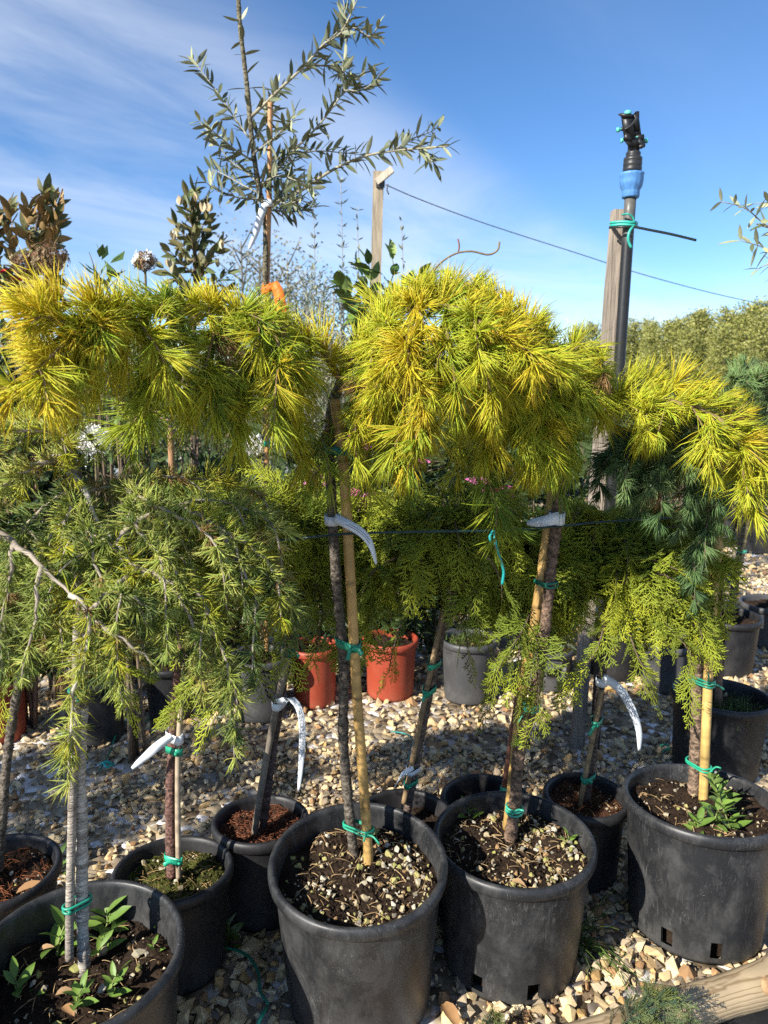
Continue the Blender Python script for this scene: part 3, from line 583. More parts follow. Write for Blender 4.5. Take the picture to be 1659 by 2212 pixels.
blue = dict(yel, cols=[BLU, BLU2, np.array((.15, .235, .10)), DKG], w=[4, 4, 2, 1], L=.058, twig=np.array((.14, .10, .07)), wd=.0019, up=.1, every=.036)
conifer('T4', 'weeping_cedar', 'blue-green weeping cedar in the scuffed pot beside the log', 'tree', T4tr, .0150, .012, np.array((.26, .18, .125)), [
    dict(p=[(1555, 930, 1.79), (1575, 860, 1.78), (1595, 815, 1.77), (1600, 790, 1.77)], r=.006, up=.5),
    dict(p=[(1575, 860, 1.78), (1620, 830, 1.75), (1660, 850, 1.73), (1690, 890, 1.72)], up=.3),
    dict(p=[(1555, 930, 1.79), (1480, 900, 1.76), (1400, 915, 1.72), (1335, 960, 1.70), (1300, 1000, 1.69)], r=.005),
    dict(p=[(1480, 900, 1.76), (1440, 960, 1.69), (1400, 1000, 1.67), (1380, 1040, 1.67)], up=-.1),
    dict(p=[(1555, 930, 1.79), (1500, 960, 1.72), (1490, 1020, 1.68), (1520, 1060, 1.67)], up=-.1),
    dict(p=[(1555, 930, 1.79), (1560, 1000, 1.70), (1548, 1080, 1.66), (1525, 1140, 1.64), (1505, 1200, 1.63), (1495, 1225, 1.63)], up=-.2, g=.35, up0=-.2, every=.03, l1=.10),
    dict(p=[(1560, 930, 1.79), (1610, 970, 1.72), (1640, 1020, 1.70)], up=-.1),
    dict(p=[(1480, 900, 1.76), (1450, 860, 1.78), (1400, 850, 1.80)], up=.3),
    dict(p=[(1555, 930, 1.79), (1480, 930, 1.66), (1410, 945, 1.60), (1350, 985, 1.57)], up=0),
    dict(p=[(1555, 930, 1.79), (1500, 950, 1.64), (1450, 985, 1.58), (1420, 1040, 1.56)], up=-.1),
    dict(p=[(1555, 950, 1.79), (1530, 990, 1.64), (1500, 1040, 1.58), (1490, 1100, 1.57)], up=-.2),
    dict(p=[(1555, 930, 1.79), (1610, 850, 1.70), (1650, 810, 1.66), (1690, 800, 1.64)], up=.4),
], blue)
# grey-green cedar of the nearest pot
T1tr = [at(183, 2100, 1.245), at(178, 1980, 1.245), at(176, 1800, 1.245), at(172, 1640, 1.245), at(178, 1500, 1.25), at(176, 1350, 1.275), at(168, 1180, 1.29), at(164, 1010, 1.30)]
ced = dict(yel, cols=[OLV, OLV2, np.array((.15, .21, .06)), YEL*.85, TAN], w=[3, 4, 2, 3, .8], L=.040, per=19, sp=.0125, spread=.46, fwd=.6, rad=1, up=.08, wd=.0018, sag=.05, every=.043, l0=.05, l1=.16, g=.26, up0=.05, twig=np.array((.30, .25, .20)))
cd_dark = dict(w=[3, 1, 6, .5, .5])
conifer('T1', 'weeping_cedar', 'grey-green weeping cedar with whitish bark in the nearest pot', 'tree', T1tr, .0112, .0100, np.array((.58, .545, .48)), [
    dict(p=[(150, 1018, 1.28), (172, 1040, 1.25), (198, 1085, 1.22), (215, 1130, 1.20), (250, 1175, 1.17)], r=.008, bare=True, bark=np.array((.40, .36, .32))),
    dict(p=[(250, 1175, 1.17), (300, 1225, 1.15), (360, 1250, 1.14), (420, 1275, 1.13), (455, 1340, 1.12), (485, 1430, 1.11), (500, 1510, 1.11), (512, 1590, 1.11)], r=.005, w=[3, 5, 1, 3, 0], every=.05, l1=.10),
    dict(p=[(360, 1250, 1.14), (400, 1310, 1.12), (425, 1380, 1.11), (420, 1440, 1.11)], every=.06, l1=.08),
    dict(p=[(250, 1175, 1.17), (290, 1130, 1.2), (390, 1090, 1.24), (480, 1085, 1.27), (560, 1110, 1.28), (620, 1150, 1.28)], w=[3, 4, 2, 2, 2], r=.005),
    dict(p=[(170, 1060, 1.28), (260, 1050, 1.32), (360, 1030, 1.36), (470, 1040, 1.38), (550, 1060, 1.38)], w=[3, 4, 2, 2, 3], r=.005),
    dict(p=[(390, 1090, 1.24), (470, 1140, 1.21), (550, 1190, 1.20), (600, 1250, 1.20), (630, 1310, 1.20)], w=[3, 4, 2, 2, .3]),
    dict(p=[(470, 1140, 1.21), (520, 1220, 1.18), (550, 1290, 1.17), (565, 1350, 1.17)], every=.06),
    dict(p=[(300, 1225, 1.15), (330, 1290, 1.13), (330, 1350, 1.12)], **cd_dark),
    dict(p=[(-40, 1130, 1.16), (30, 1175, 1.13), (90, 1225, 1.10), (150, 1285, 1.08), (205, 1340, 1.07)], r=.0065, bare=True, bark=np.array((.30, .25, .20))),
    dict(p=[(205, 1340, 1.07), (250, 1370, 1.06), (300, 1405, 1.06), (338, 1440, 1.06)], w=[1, 1, 0, 1, 6], every=.2, per=10, L=.022, fwd=1.2, r=.004),
    dict(p=[(150, 1285, 1.08), (195, 1320, 1.07), (190, 1400, 1.07), (165, 1470, 1.07), (152, 1540, 1.07), (150, 1620, 1.07), (148, 1690, 1.07)], r=.0045, w=[4, 5, 1, 2, 0], every=.06, l0=.03, l1=.07, per=15, bark=np.array((.38, .34, .28))),
    dict(p=[(195, 1320, 1.07), (230, 1290, 1.06), (270, 1280, 1.06), (320, 1310, 1.06)], w=[4, 5, 1, 2, 0], every=.05, l1=.09),
    dict(p=[(90, 1225, 1.10), (80, 1290, 1.08), (70, 1360, 1.07), (62, 1430, 1.07)], w=[4, 4, 1, 3, 1], every=.09, l1=.05, per=12),
    dict(p=[(30, 1175, 1.13), (20, 1250, 1.12), (10, 1320, 1.12), (20, 1390, 1.12)], **cd_dark),
    dict(p=[(164, 1020, 1.28), (110, 1000, 1.24), (60, 1010, 1.20), (0, 1050, 1.16)], r=.006, w=[3, 4, 1, 4, 1]),
    dict(p=[(164, 1010, 1.28), (140, 960, 1.26), (90, 930, 1.22), (30, 930, 1.20), (-20, 950, 1.18)], r=.006, w=[2, 4, 0, 5, 1], up=.4),
    dict(p=[(164, 1010, 1.28), (150, 950, 1.30), (110, 915, 1.32), (50, 905, 1.34)], w=[2, 4, 0, 5, 1], up=.4),
    dict(p=[(164, 1050, 1.28), (120, 1080, 1.26), (70, 1120, 1.23), (30, 1180, 1.2)], **cd_dark),
    dict(p=[(165, 1110, 1.27), (140, 1140, 1.24), (110, 1180, 1.22), (90, 1210, 1.21)], r=.006, bare=True, bark=np.array((.33, .29, .25))),
    dict(p=[(168, 1080, 1.28), (220, 1100, 1.34), (300, 1150, 1.38), (350, 1220, 1.39)], **cd_dark),
    dict(p=[(168, 1150, 1.27), (100, 1230, 1.3), (50, 1300, 1.32), (30, 1380, 1.33)], **cd_dark),
    dict(p=[(168, 1150, 1.27), (230, 1220, 1.3), (270, 1290, 1.3), (280, 1350, 1.3)], **cd_dark),
    dict(p=[(168, 1060, 1.29), (150, 1100, 1.20), (130, 1170, 1.16), (125, 1250, 1.15), (130, 1330, 1.15)]),
    dict(p=[(168, 1080, 1.29), (190, 1140, 1.18), (205, 1220, 1.14), (240, 1290, 1.12), (260, 1360, 1.12)]),
    dict(p=[(290, 1130, 1.2), (330, 1180, 1.15), (370, 1220, 1.13), (390, 1280, 1.13)], w=[3, 4, 2, 2, .3]),
    dict(p=[(260, 1050, 1.32), (330, 1090, 1.22), (420, 1130, 1.18), (480, 1190, 1.16), (500, 1260, 1.16)], w=[3, 4, 2, 2, .5]),
    dict(p=[(300, 1225, 1.15), (260, 1260, 1.10), (230, 1300, 1.09), (215, 1350, 1.09)]),
], ced, mat=M['whitebark'], knots=20, top_shade=(.15, .125, .11))  # crown shade on the upper stem is put into its bark colour
# little tuft of needles sprouting from the leaning stem
mb = MB(); p = at(1118, 1608, 1.60); foliate(mb, np.array([p, p+[0, -.01, .012]]), .004, 16, .03, .7, .5, 1, .2, colfun([GRN, OLV], [1, 1]), .0016)
o = mb.build('needle_sprout', M['needle']); tag(o, 'small tuft of green needles sprouting low on the leaning stem', 'needle tuft')

# thread-leaf cypresses of the second row
def frond_template(seed):
    r = np.random.default_rng(seed); mb = MB(); segs = []
    ax = np.array([[t, .05*math.sin(3*t+seed), .10*t*t] for t in np.linspace(0, 1, 7)]); nb = 13
    for i in range(nb):
        t = .08+.86*i/nb; p0 = np.array([np.interp(t, ax[:, 0], ax[:, q]) for q in range(3)]); sgn = 1 if i % 2 else -1; L_ = (.40*(1-t)+.13)*(.8+.4*r.random()); ang = R(34+12*r.random())*sgn
        d_ = np.array([math.cos(ang), math.sin(ang), .15*r.normal()]); segs.append((p0, p0+d_*L_, .011))
        m_ = int(2+L_*9)
        for j in range(m_):
            u = .25+.7*j/m_; q0 = p0+d_*L_*u; a2 = ang+R(36)*(1 if j % 2 else -1); l2 = L_*(.42*(1-u)+.16)*(.7+.6*r.random())
            segs.append((q0, q0+np.array([math.cos(a2), math.sin(a2), .2*r.normal()])*l2, .0095))
    for i in range(6): segs.append((ax[i], ax[i+1], .013-.0012*i))
    V, T = [], []
    for a, b_, w_ in segs:
        F = frame_to(b_-a); n0 = len(V)
        for k in range(3): V.append(a+F[:, 0]*math.cos(k*2.094)*w_+F[:, 1]*math.sin(k*2.094)*w_)
        for k in range(3): V.append(a+(b_-a)*.85+(F[:, 0]*math.cos(k*2.094)+F[:, 1]*math.sin(k*2.094))*w_*.8)
        V.append(b_)
        for k in range(3): k2 = (k+1) % 3; T += [[n0+k, n0+k2, n0+3+k2], [n0+k, n0+3+k2, n0+3+k], [n0+3+k, n0+3+k2, n0+6]]
    return np.array(V), np.array(T)
FR = [frond_template(i) for i in range(5)]
def add_fronds(mb, pos, dirs, size, cols):
    k = rng.integers(0, 5, len(pos))
    for t in range(5):
        ix = np.where(k == t)[0]
        if not len(ix): continue
        V, T = FR[t]; X = nrm(dirs[ix]); up = nrm(np.array([0, 0, 1.])+rng.normal(size=(len(ix), 3))*.95); Yv = nrm(np.cross(up, X)); Zv = np.cross(X, Yv)
        Wd = size[ix][:, None, None]*(V[None, :, 0:1]*X[:, None]+V[None, :, 1:2]*Yv[:, None]-V[None, :, 2:3]*np.array([0, 0, 1.])*1.6+V[None, :, 2:3]*0*Zv[:, None])+pos[ix][:, None]
        mb.add(Wd.reshape(-1, 3), (T[None]+(np.arange(len(ix))*len(V))[:, None, None]).reshape(-1, 3), None, np.repeat(cols[ix], len(V), 0))
CYL, CYM, CYD = np.array((.50, .53, .045)), np.array((.31, .385, .045)), np.array((.15, .215, .035))
def cypress(key, label, trunk, r0, barkcol, cx, cy, Y, rx, ry, rz, limbs, tone, hang=()):
    root = thing('thread_cypress', label, 'shrub', trunk[0], 'dwarf thread cypresses on stems in the second row')
    mb = MB(); TRUNKS[key] = bark_tube(mb, trunk, r0, r0*.75, col=barkcol, knots=6); mb.build('trunk', M['bark'], root)
    bw, fm = MB(), MB(); c = at(cx, cy, Y); ps, ds, ss, cs = [], [], [], []
    def limb(P, sz):
        tube(bw, P, np.linspace(.0032, .001, len(P)), 5, np.array((.12, .085, .06))); Ps = spline(P, max(4, int(plen(P)/.020))); T, N, B = frames(Ps); b_ = tone*(.55+.9*rng.random())
        for i in range(1, len(Ps)):
            s = i/(len(Ps)-1); sg = 1 if i % 2 else -1; d_ = T[i]*1.0+nrm(np.cross(T[i], [0, 0, 1]))*sg*.75*(1-.6*s)+rng.normal(size=3)*.22+np.array([0, 0, -.10])
            ps.append(Ps[i]); ds.append(d_); ss.append(sz*(.55+.75*rng.random())); f = min(1, max(0, b_*(.35+.75*s)+.12*rng.normal())); cs.append((CYD*(1-f)*(1-f)+CYM*2*f*(1-f)+CYL*f*f)*(.85+.3*rng.random()))
    top = trunk[-1]
    limbs = int(limbs*1.45)
    for i in range(limbs):
        a = 2*math.pi*i/limbs*2.618+rng.normal()*.3; e = -.35+1.15*rng.random(); u = np.array([math.cos(a)*math.cos(e), math.sin(a)*math.cos(e), math.sin(e)])
        tgt = c+u*np.array([rx, ry, rz])*(.55+.42*rng.random()); src = c+np.array([0, 0, rz*(.25-.7*rng.random())])*.8+(top-c)*np.array([.6, .6, 0]); mid = (src+tgt)/2+np.array([0, 0, .04+.03*rng.random()]); end = tgt+np.array([u[0]*.01, u[1]*.01, -.045-.04*rng.random()])
        limb(spline([src, mid, tgt, end], 12), .088)
    for pp in hang: limb(spline([at(*q) for q in pp], 12), .08)
    br_ = bw.build('branches', M['twig'], root); add_fronds(fm, np.array(ps), np.array(ds), np.array(ss), np.array(cs)); fm.build('scale_foliage', M['needle'], br_, kind='stuff'); return root
cypress('B0', 'dark thread cypress behind the hanging cedar shoots at the frame edge', [at(-5, 1880, 1.55), at(20, 1600, 1.55), at(60, 1380, 1.55)], .012, BARKD, 100, 1310, 1.60, .24, .17, .18, 36, .5, hang=[[(40, 1350, 1.5), (20, 1420, 1.45), (5, 1500, 1.44)], [(150, 1350, 1.5), (230, 1420, 1.45), (270, 1480, 1.44)]])
cypress('B1', 'thread cypress on the red-brown stem rising from the mossy pot', [at(372, 1892, 1.55), at(368, 1750, 1.55), at(374, 1600, 1.56), at(388, 1430, 1.57), at(420, 1300, 1.58), at(440, 1150, 1.58)], .0125, np.array((.20, .105, .085)), 490, 1190, 1.62, .19, .17, .22, 46, .66, hang=[[(440, 1350, 1.55), (430, 1440, 1.48), (405, 1490, 1.46), (370, 1530, 1.45)], [(470, 1380, 1.5), (500, 1450, 1.47), (470, 1520, 1.46)], [(540, 1250, 1.5), (600, 1330, 1.47), (620, 1420, 1.46)]])
cypress('B2', 'thread cypress on the paired dark stems left of the centre pot', [at(563, 1828, 1.74), at(578, 1700, 1.74), at(604, 1520, 1.74), at(628, 1380, 1.75), at(650, 1220, 1.76)], .0125, np.array((.13, .09, .08)), 660, 1190, 1.79, .16, .14, .25, 44, .74, hang=[[(680, 1250, 1.72), (730, 1320, 1.70), (740, 1390, 1.69)], [(620, 1300, 1.72), (570, 1370, 1.68), (560, 1430, 1.67)], [(660, 1300, 1.72), (690, 1370, 1.69), (680, 1420, 1.68)], [(640, 1230, 1.7), (690, 1270, 1.66), (700, 1330, 1.65)]])
cypress('B3', 'rounded thread cypress on the leaning stem behind the centre pot', [at(876, 1755, 1.77), at(895, 1650, 1.77), at(925, 1500, 1.78), at(952, 1370, 1.79), at(975, 1290, 1.80), at(965, 1180, 1.80)], .0145, np.array((.20, .15, .12)), 950, 1195, 1.80, .24, .17, .235, 66, .74, hang=[[(1000, 1250, 1.7), (1020, 1310, 1.66), (1045, 1360, 1.65)], [(850, 1280, 1.72), (800, 1330, 1.7), (790, 1390, 1.7)], [(900, 1280, 1.7), (870, 1340, 1.66), (850, 1400, 1.65), (840, 1450, 1.65)], [(960, 1290, 1.72), (1000, 1350, 1.67), (1010, 1400, 1.66)], [(870, 1200, 1.7), (810, 1230, 1.64), (780, 1290, 1.63), (775, 1340, 1.63)], [(1000, 1180, 1.7), (1050, 1200, 1.64), (1080, 1250, 1.63), (1085, 1300, 1.63)]])
cypress('B4', 'small sparse thread cypress hanging beside the leaning stem', [at(1098, 1712, 1.88), at(1105, 1620, 1.88), at(1120, 1520, 1.88), at(1138, 1400, 1.86), at(1150, 1300, 1.84)], .009, np.array((.22, .10, .06)), 1165, 1240, 1.84, .14, .12, .18, 24, .62, hang=[[(1150, 1310, 1.75), (1130, 1360, 1.6), (1090, 1420, 1.56), (1065, 1480, 1.55)], [(1165, 1340, 1.7), (1160, 1400, 1.57), (1165, 1460, 1.555), (1160, 1540, 1.55)], [(1130, 1330, 1.7), (1120, 1420, 1.57), (1130, 1500, 1.555)]])
cypress('B5', 'brightest golden thread cypress above the red-brown peat pot', [at(1262, 1755, 1.88), at(1278, 1640, 1.88), at(1296, 1500, 1.88), at(1310, 1380, 1.87), at(1320, 1230, 1.87)], .0125, np.array((.15, .11, .09)), 1345, 1240, 1.86, .26, .19, .27, 74, .8, hang=[[(1400, 1250, 1.75), (1450, 1290, 1.66), (1500, 1330, 1.63), (1520, 1390, 1.62)], [(1400, 1300, 1.75), (1450, 1360, 1.65), (1490, 1410, 1.62), (1485, 1470, 1.61)], [(1380, 1250, 1.78), (1430, 1240, 1.68), (1490, 1280, 1.64), (1525, 1340, 1.63)], [(1350, 1320, 1.75), (1370, 1400, 1.68), (1400, 1460, 1.66)], [(1310, 1330, 1.75), (1290, 1400, 1.68), (1250, 1460, 1.67)], [(1380, 1200, 1.75), (1440, 1220, 1.66), (1500, 1250, 1.64)]])

# ------------------------------------------------------------------ canes, ties, tags
def cane(name, label, pts, r, col, nodes=.17, mat='cane', cat='cane', group='canes and stakes propping the stems', taper=1.0, k=14):
    P = np.array([at(*q) for q in pts]); root_loc = P[0]; n = max(20, int(plen(P)/.008)); Ps = spline(P, n); s = np.r_[0, np.cumsum(np.linalg.norm(np.diff(Ps, axis=0), axis=1))]
    r_ = r*(1+(taper-1)*s/s[-1]); ph = (s/nodes+.37) % 1.0; dd = np.minimum(ph, 1-ph)*nodes; r_ = r_*(1+.09*np.exp(-(dd/.004)**2)-.03*np.exp(-((dd-.009)/.004)**2))
    c = np.asarray(col)*(1+.10*rng.normal(size=(n, 1))); c = c*(1-.6*np.exp(-(dd/.0045)**2))[:, None]*(1-.22*np.clip(np.sin(s*23+rng.random()*6)+.3*rng.normal(size=n), 0, 1))[:, None]
    mb = MB(); tube(mb, Ps, r_, k, np.clip(c, .01, .9)); ob = mb.build(name, M[mat]); tag(ob, label, cat, group); TRUNKS[label] = Ps; return Ps
YC = (.46, .285, .095)
K2 = cane('bamboo_cane', 'thick yellow cane leaning along the dark stem in the centre pot', [(797, 1878, 1.475), (790, 1760, 1.475), (771, 1500, 1.475), (757, 1250, 1.475), (741, 1000, 1.475), (723, 862, 1.475)], .0108, YC, .25)
K3 = cane('bamboo_cane', 'yellow cane behind the leaning stem that carries a white tag', [(1096, 1790, 1.66), (1128, 1500, 1.66), (1150, 1380, 1.645), (1176, 1200, 1.645), (1196, 1050, 1.645), (1215, 930, 1.65)], .0118, YC, .22)
K4 = cane('bamboo_cane', 'smooth yellow cane beside the stem near the bushy weeds', [(1519, 1735, 1.755), (1524, 1600, 1.755), (1533, 1400, 1.76), (1545, 1240, 1.765), (1556, 1120, 1.77), (1570, 960, 1.78)], .0118, (.54, .36, .12), .21)
K1 = cane('wooden_stake', 'pale split stake tied to the white-barked stem', [(150, 2072, 1.225), (151, 1950, 1.225), (155, 1800, 1.225), (158, 1650, 1.225), (163, 1520, 1.23), (168, 1300, 1.24), (164, 1120, 1.25)], .0078, (.46, .40, .33), .5, mat='whitebark')
KB1 = cane('wooden_stake', 'thin pale stick beside the red-brown stem in the mossy pot', [(386, 1898, 1.535), (384, 1750, 1.535), (386, 1600, 1.54), (400, 1430, 1.55)], .0062, (.42, .33, .23), .2)
KB2 = cane('wooden_stake', 'grey square stake crossing in front of the paired dark stems', [(546, 1822, 1.715), (575, 1640, 1.715), (610, 1470, 1.715), (632, 1390, 1.72)], .0085, (.19, .16, .125), 9)
KB3 = cane('wooden_stake', 'tan stick against the leaning stem behind the centre pot', [(872, 1735, 1.75), (900, 1600, 1.75), (930, 1450, 1.755), (960, 1310, 1.77)], .0068, (.25, .17, .09), .2)
KB5 = cane('wooden_stake', 'tan stick in the red-brown peat pot', [(1252, 1742, 1.855), (1275, 1620, 1.855), (1300, 1490, 1.86)], .0068, (.27, .19, .10), .3)
KB4 = cane('wooden_stake', 'dark red stick behind the leaning stem above the hidden rim', [(1088, 1705, 1.85), (1112, 1540, 1.85), (1136, 1390, 1.84)], .0065, (.17, .07, .045), .3)
KO = cane('bamboo_cane', 'orange cane beside the olive stem, reaching into its crown', [(575, 1500, 2.95), (577, 1065, 2.95), (575, 800, 2.93), (577, 620, 2.9), (582, 400, 2.86), (584, 222, 2.86)], .0095, (.48, .25, .10), .35)
cane('bamboo_cane', 'short brown cane standing above the thread cypress on the left', [(373, 1060, 1.72), (371, 1000, 1.72), (368, 925, 1.72)], .0075, (.36, .20, .10), .4)

def near_pt(P, z): return P[int(np.argmin(np.abs(P[:, 2]-z)))]
TG, TD, TT = np.array((.02, .33, .19)), np.array((.012, .16, .10)), np.array((.015, .30, .27))
def tie(label, A, ra, Bp, rb, z, style='band', col=TG, width=.011, tails=2, turns=2, name='plant_tie', tdir=1):
    """plastic tie looped round stem and stake at height z"""
    a = near_pt(A, z); b_ = near_pt(Bp, z) if Bp is not None else a; n = 40; th = np.linspace(0, 2*math.pi, n+1); u = np.stack([np.cos(th), np.sin(th)], 1)
    da = u@a[:2]+ra; db = u@b_[:2]+rb; w_ = 1/(1+np.exp(-(da-db)/.0015)); pt = (a[:2]+u*ra)*w_[:, None]+(b_[:2]+u*rb)*(1-w_[:, None])
    mb = MB(); off = .0022
    if style == 'band':
        P = np.c_[pt+u*off, z+.0015*np.sin(th*2+rng.random()*6)]; ribbon(mb, P, (0, 0, 1), width*(1+.12*np.sin(th*3+1)), .0018, col)
    else:
        for t in range(turns):
            P = np.c_[pt+u*(off+.0012), z+(t-(turns-1)/2)*.0058+.002*np.sin(th+t*2.4)]; tube(mb, P, .0026, 8, col*(1+.15*(t % 2)), cap=False)
    k = int(n*.75)+int(rng.integers(-4, 5)); kp = np.r_[pt[k]+u[k]*.005, z]
    V, T = HULLS[3]; mb.add(V*.0062+kp, T, None, col)
    for t in range(tails):
        dv = np.array([tdir*(1 if t == 0 else -.3)*(.6+.5*rng.random()), -.4-.3*rng.random(), .5*rng.normal()]); L_ = .016+.02*rng.random(); P = spline([kp, kp+dv*L_*.5+[0, 0, .004], kp+dv*L_+[0, 0, -.006]], 7)
        if style == 'band': ribbon(mb, P, (0, .3, 1), width*.6, .0014, col)
        else: tube(mb, P, .0023, 7, col)
    return tag(mb.build(name, M['tie']), label, 'plant tie', 'green ties holding stems to stakes')
def hz(x, y, Y): return at(x, y, Y)[2]
TR = TRUNKS
tie('two-turn green tie round the white-barked stem in the nearest pot', TR['T1'], .0125, K1, .0086, hz(165, 1955, 1.23), 'cord', TD*1.5, tails=0)
tie('faint green tie under the hanging shoot on the white-barked stem', TR['T1'], .0115, K1, .0086, hz(172, 1485, 1.24), 'cord', TD*1.5, tails=1, turns=1)
tie('dark green tie knotted on the shaded top of the white-barked stem', TR['T1'], .011, None, 0, hz(170, 1180, 1.26), 'cord', TT*.6, tails=2, turns=3)
tie('bright green band at the foot of the red-brown stem', TR['B1'], .0133, KB1, .0066, hz(370, 1855, 1.54), 'band', TG*1.25, .016, tails=1, tdir=-1)
tie('green band under the white tag on the red-brown stem', TR['B1'], .0130, KB1, .0066, hz(372, 1618, 1.55), 'band', TG*.85, .016, tails=0)
tie('green tie at the foot of the centre cane and stem', TR['T2'], .0120, K2, .0114, hz(780, 1785, 1.49), 'cord', TG*.8, tails=2)
tie('wide green tie halfway up the centre cane and stem', TR['T2'], .0118, K2, .0114, hz(757, 1390, 1.49), 'band', TD*1.3, .017, tails=2)
tie('dark green band below the crown on the centre cane and stem', TR['T2'], .0114, K2, .0114, hz(725, 972, 1.49), 'band', TD*1.1, .015, tails=1)
tie('mint green tie at the foot of the leaning stem in the slotted pot', TR['T3'], .0155, None, 0, hz(1108, 1748, 1.62), 'cord', np.array((.05, .38, .24)), tails=2, turns=3)
tie('pale green tie round the leaning stem where the hanging sprays end', TR['T3'], .015, None, 0, hz(1133, 1525, 1.62), 'cord', np.array((.05, .33, .22)), tails=1, turns=3, tdir=-1)
tie('dark green tie under the crown of the leaning stem', TR['T3'], .013, K3, .011, hz(1210, 985, 1.63), 'cord', TD, tails=1, turns=3)
tie('dark green tie midway up the leaning stem and its cane', TR['T3'], .0145, K3, .011, hz(1185, 1258, 1.63), 'cord', TD*.9, tails=0, turns=2)
tie('green tie with upright tail at the rim of the scuffed pot', TR['T4'], .018, K4, .0125, hz(1508, 1652, 1.77), 'cord', TG*.9, tails=1, turns=2)
tie('knotted green tie higher up beside the smooth yellow cane', TR['T4'], .0165, K4, .0125, hz(1518, 1470, 1.77), 'cord', TD*1.2, tails=2, turns=3)
tie('green band on the tan stick in the red-brown peat pot rim', TR['B5'], .013, KB5, .0072, hz(1258, 1678, 1.87), 'band', TG, .015, tails=1)
tie('green band midway up the tan stick over the peat pot', TR['B5'], .012, KB5, .0072, hz(1288, 1558, 1.87), 'band', TG*.8, .015, tails=1, tdir=-1)
tie('lower green band on the leaning stem behind the centre pot', TR['B3'], .014, KB3, .0072, hz(922, 1490, 1.77), 'band', TG, .015, tails=1, tdir=-1)
tie('upper green band on the leaning stem behind the centre pot', TR['B3'], .0135, KB3, .0072, hz(942, 1432, 1.78), 'band', TG, .013, tails=0)
tie('lowest green band on the leaning stem, beneath its white tag', TR['B3'], .0148, KB3, .0072, hz(889, 1690, 1.76), 'band', TG*.7, .013, tails=0)
tie('green band on the dark red stick behind the leaning stem', TR['B4'], .0095, KB4, .0072, hz(1098, 1700, 1.86), 'band', TG, .013, tails=1, tdir=-1)
tie('dark green band at the top of the paired dark stems', TR['B2'], .0125, KB2, .009, hz(628, 1405, 1.73), 'band', TD, .02, tails=1)
tie('lower bright green band on the orange olive cane', KO, .0105, None, 0, hz(577, 1065, 2.94), 'band', TG, .022, tails=1)
tie('upper bright green band on the orange olive cane', KO, .0105, None, 0, hz(576, 958, 2.93), 'band', TG, .02, tails=1)

TAGC = np.array((.66, .70, .74))
def tag_strip(label, pts, wdir, width, ring=None, ringpts=None, print_lines=0, name='plant_tag', group='white plant tags'):
    root = thing(name, label, 'plant tag', at(*pts[0]), group); P = spline([at(*q) for q in pts], 26); mb = MB()
    n = len(P); wv = np.full(n, width); wv = width*np.interp(np.linspace(0, 1, n), [0, .15, .5, .85, 1], [.85, 1, .9, .62, .3]); ribbon(mb, P, wdir, wv, .0005, TAGC); mb.build('strip', M['tagw'], root)
    if ring is not None:
        A, ra, Bp, rb, z = ring; a = near_pt(A, z); b_ = near_pt(Bp, z) if Bp is not None else a; th = np.linspace(0, 2*math.pi, 41); u = np.stack([np.cos(th), np.sin(th)], 1)
        da = u@a[:2]+ra; db = u@b_[:2]+rb; w_ = 1/(1+np.exp(-(da-db)/.0015)); pt = (a[:2]+u*ra)*w_[:, None]+(b_[:2]+u*rb)*(1-w_[:, None])
        mb = MB(); ribbon(mb, np.c_[pt+u*.0032, z+.002*np.sin(th)], (0, 0, 1), width*1.0, .001, TAGC); mb.build('loop', M['tagw'], root)
    if print_lines:
        T = nrm(np.gradient(P, axis=0)); W = np.asarray(wdir, float); W = nrm(W-T*(T@W)[:, None]); N = np.cross(T, W); sgn = np.where(N[:, 1:2] < 0, 1, -1); mb = MB()
        for k in range(print_lines):
            o_ = (k-(print_lines-1)/2)*width*.2; i0, i1 = 6+int(rng.integers(0, 2)), 15+int(rng.integers(0, 4)); ribbon(mb, (P+W*o_+N*sgn*.0006)[i0:i1], wdir, width*.055, .0004, (.12, .12, .14))
        mb.build('print', M['tagw'], root)
    return root
tag_strip('white tag with faint writing curling off the centre stem above the wire', [(722, 1118, 1.475), (750, 1132, 1.455), (780, 1150, 1.45), (800, 1175, 1.45), (813, 1218, 1.455)], (.15, .3, 1), .019, (TR['T2'], .0128, None, 0, hz(716, 1122, 1.5)), print_lines=2)
tag_strip('long white printed tag arching over and hanging left of the centre pot', [(598, 1517, 1.70), (632, 1512, 1.685), (650, 1545, 1.68), (653, 1600, 1.68), (650, 1650, 1.685), (645, 1708, 1.69)], (1, -.3, .1), .019, (TR['B2'], .0125, KB2, .009, hz(604, 1517, 1.73)), print_lines=3)
tag_strip('white tag sticking out sideways from the red-brown stem', [(372, 1590, 1.52), (340, 1612, 1.51), (310, 1638, 1.505), (285, 1660, 1.50)], (.5, .2, 1), .021, (TR['B1'], .0135, KB1, .0066, hz(375, 1590, 1.55)))
tag_strip('curved pale blue-white tag hanging over the peat pot', [(1302, 1462, 1.84), (1340, 1490, 1.82), (1366, 1535, 1.81), (1380, 1580, 1.81), (1381, 1622, 1.815)], (1, -.2, .45), .022, (TR['B5'], .0122, None, 0, hz(1300, 1470, 1.88)), print_lines=3)
tag_strip('broad white tag wrapped on the leaning stem at the wire', [(1210, 1116, 1.605), (1185, 1124, 1.60), (1160, 1128, 1.61), (1138, 1130, 1.63)], (0, .2, 1), .026, (TR['T3'], .0138, None, 0, hz(1206, 1118, 1.62)))
tag_strip('short white tag low on the leaning stem behind the centre pot', [(893, 1658, 1.735), (870, 1672, 1.725), (852, 1700, 1.72)], (.4, .5, .7), .012, (TR['B3'], .0145, KB3, .0072, hz(897, 1658, 1.77)))
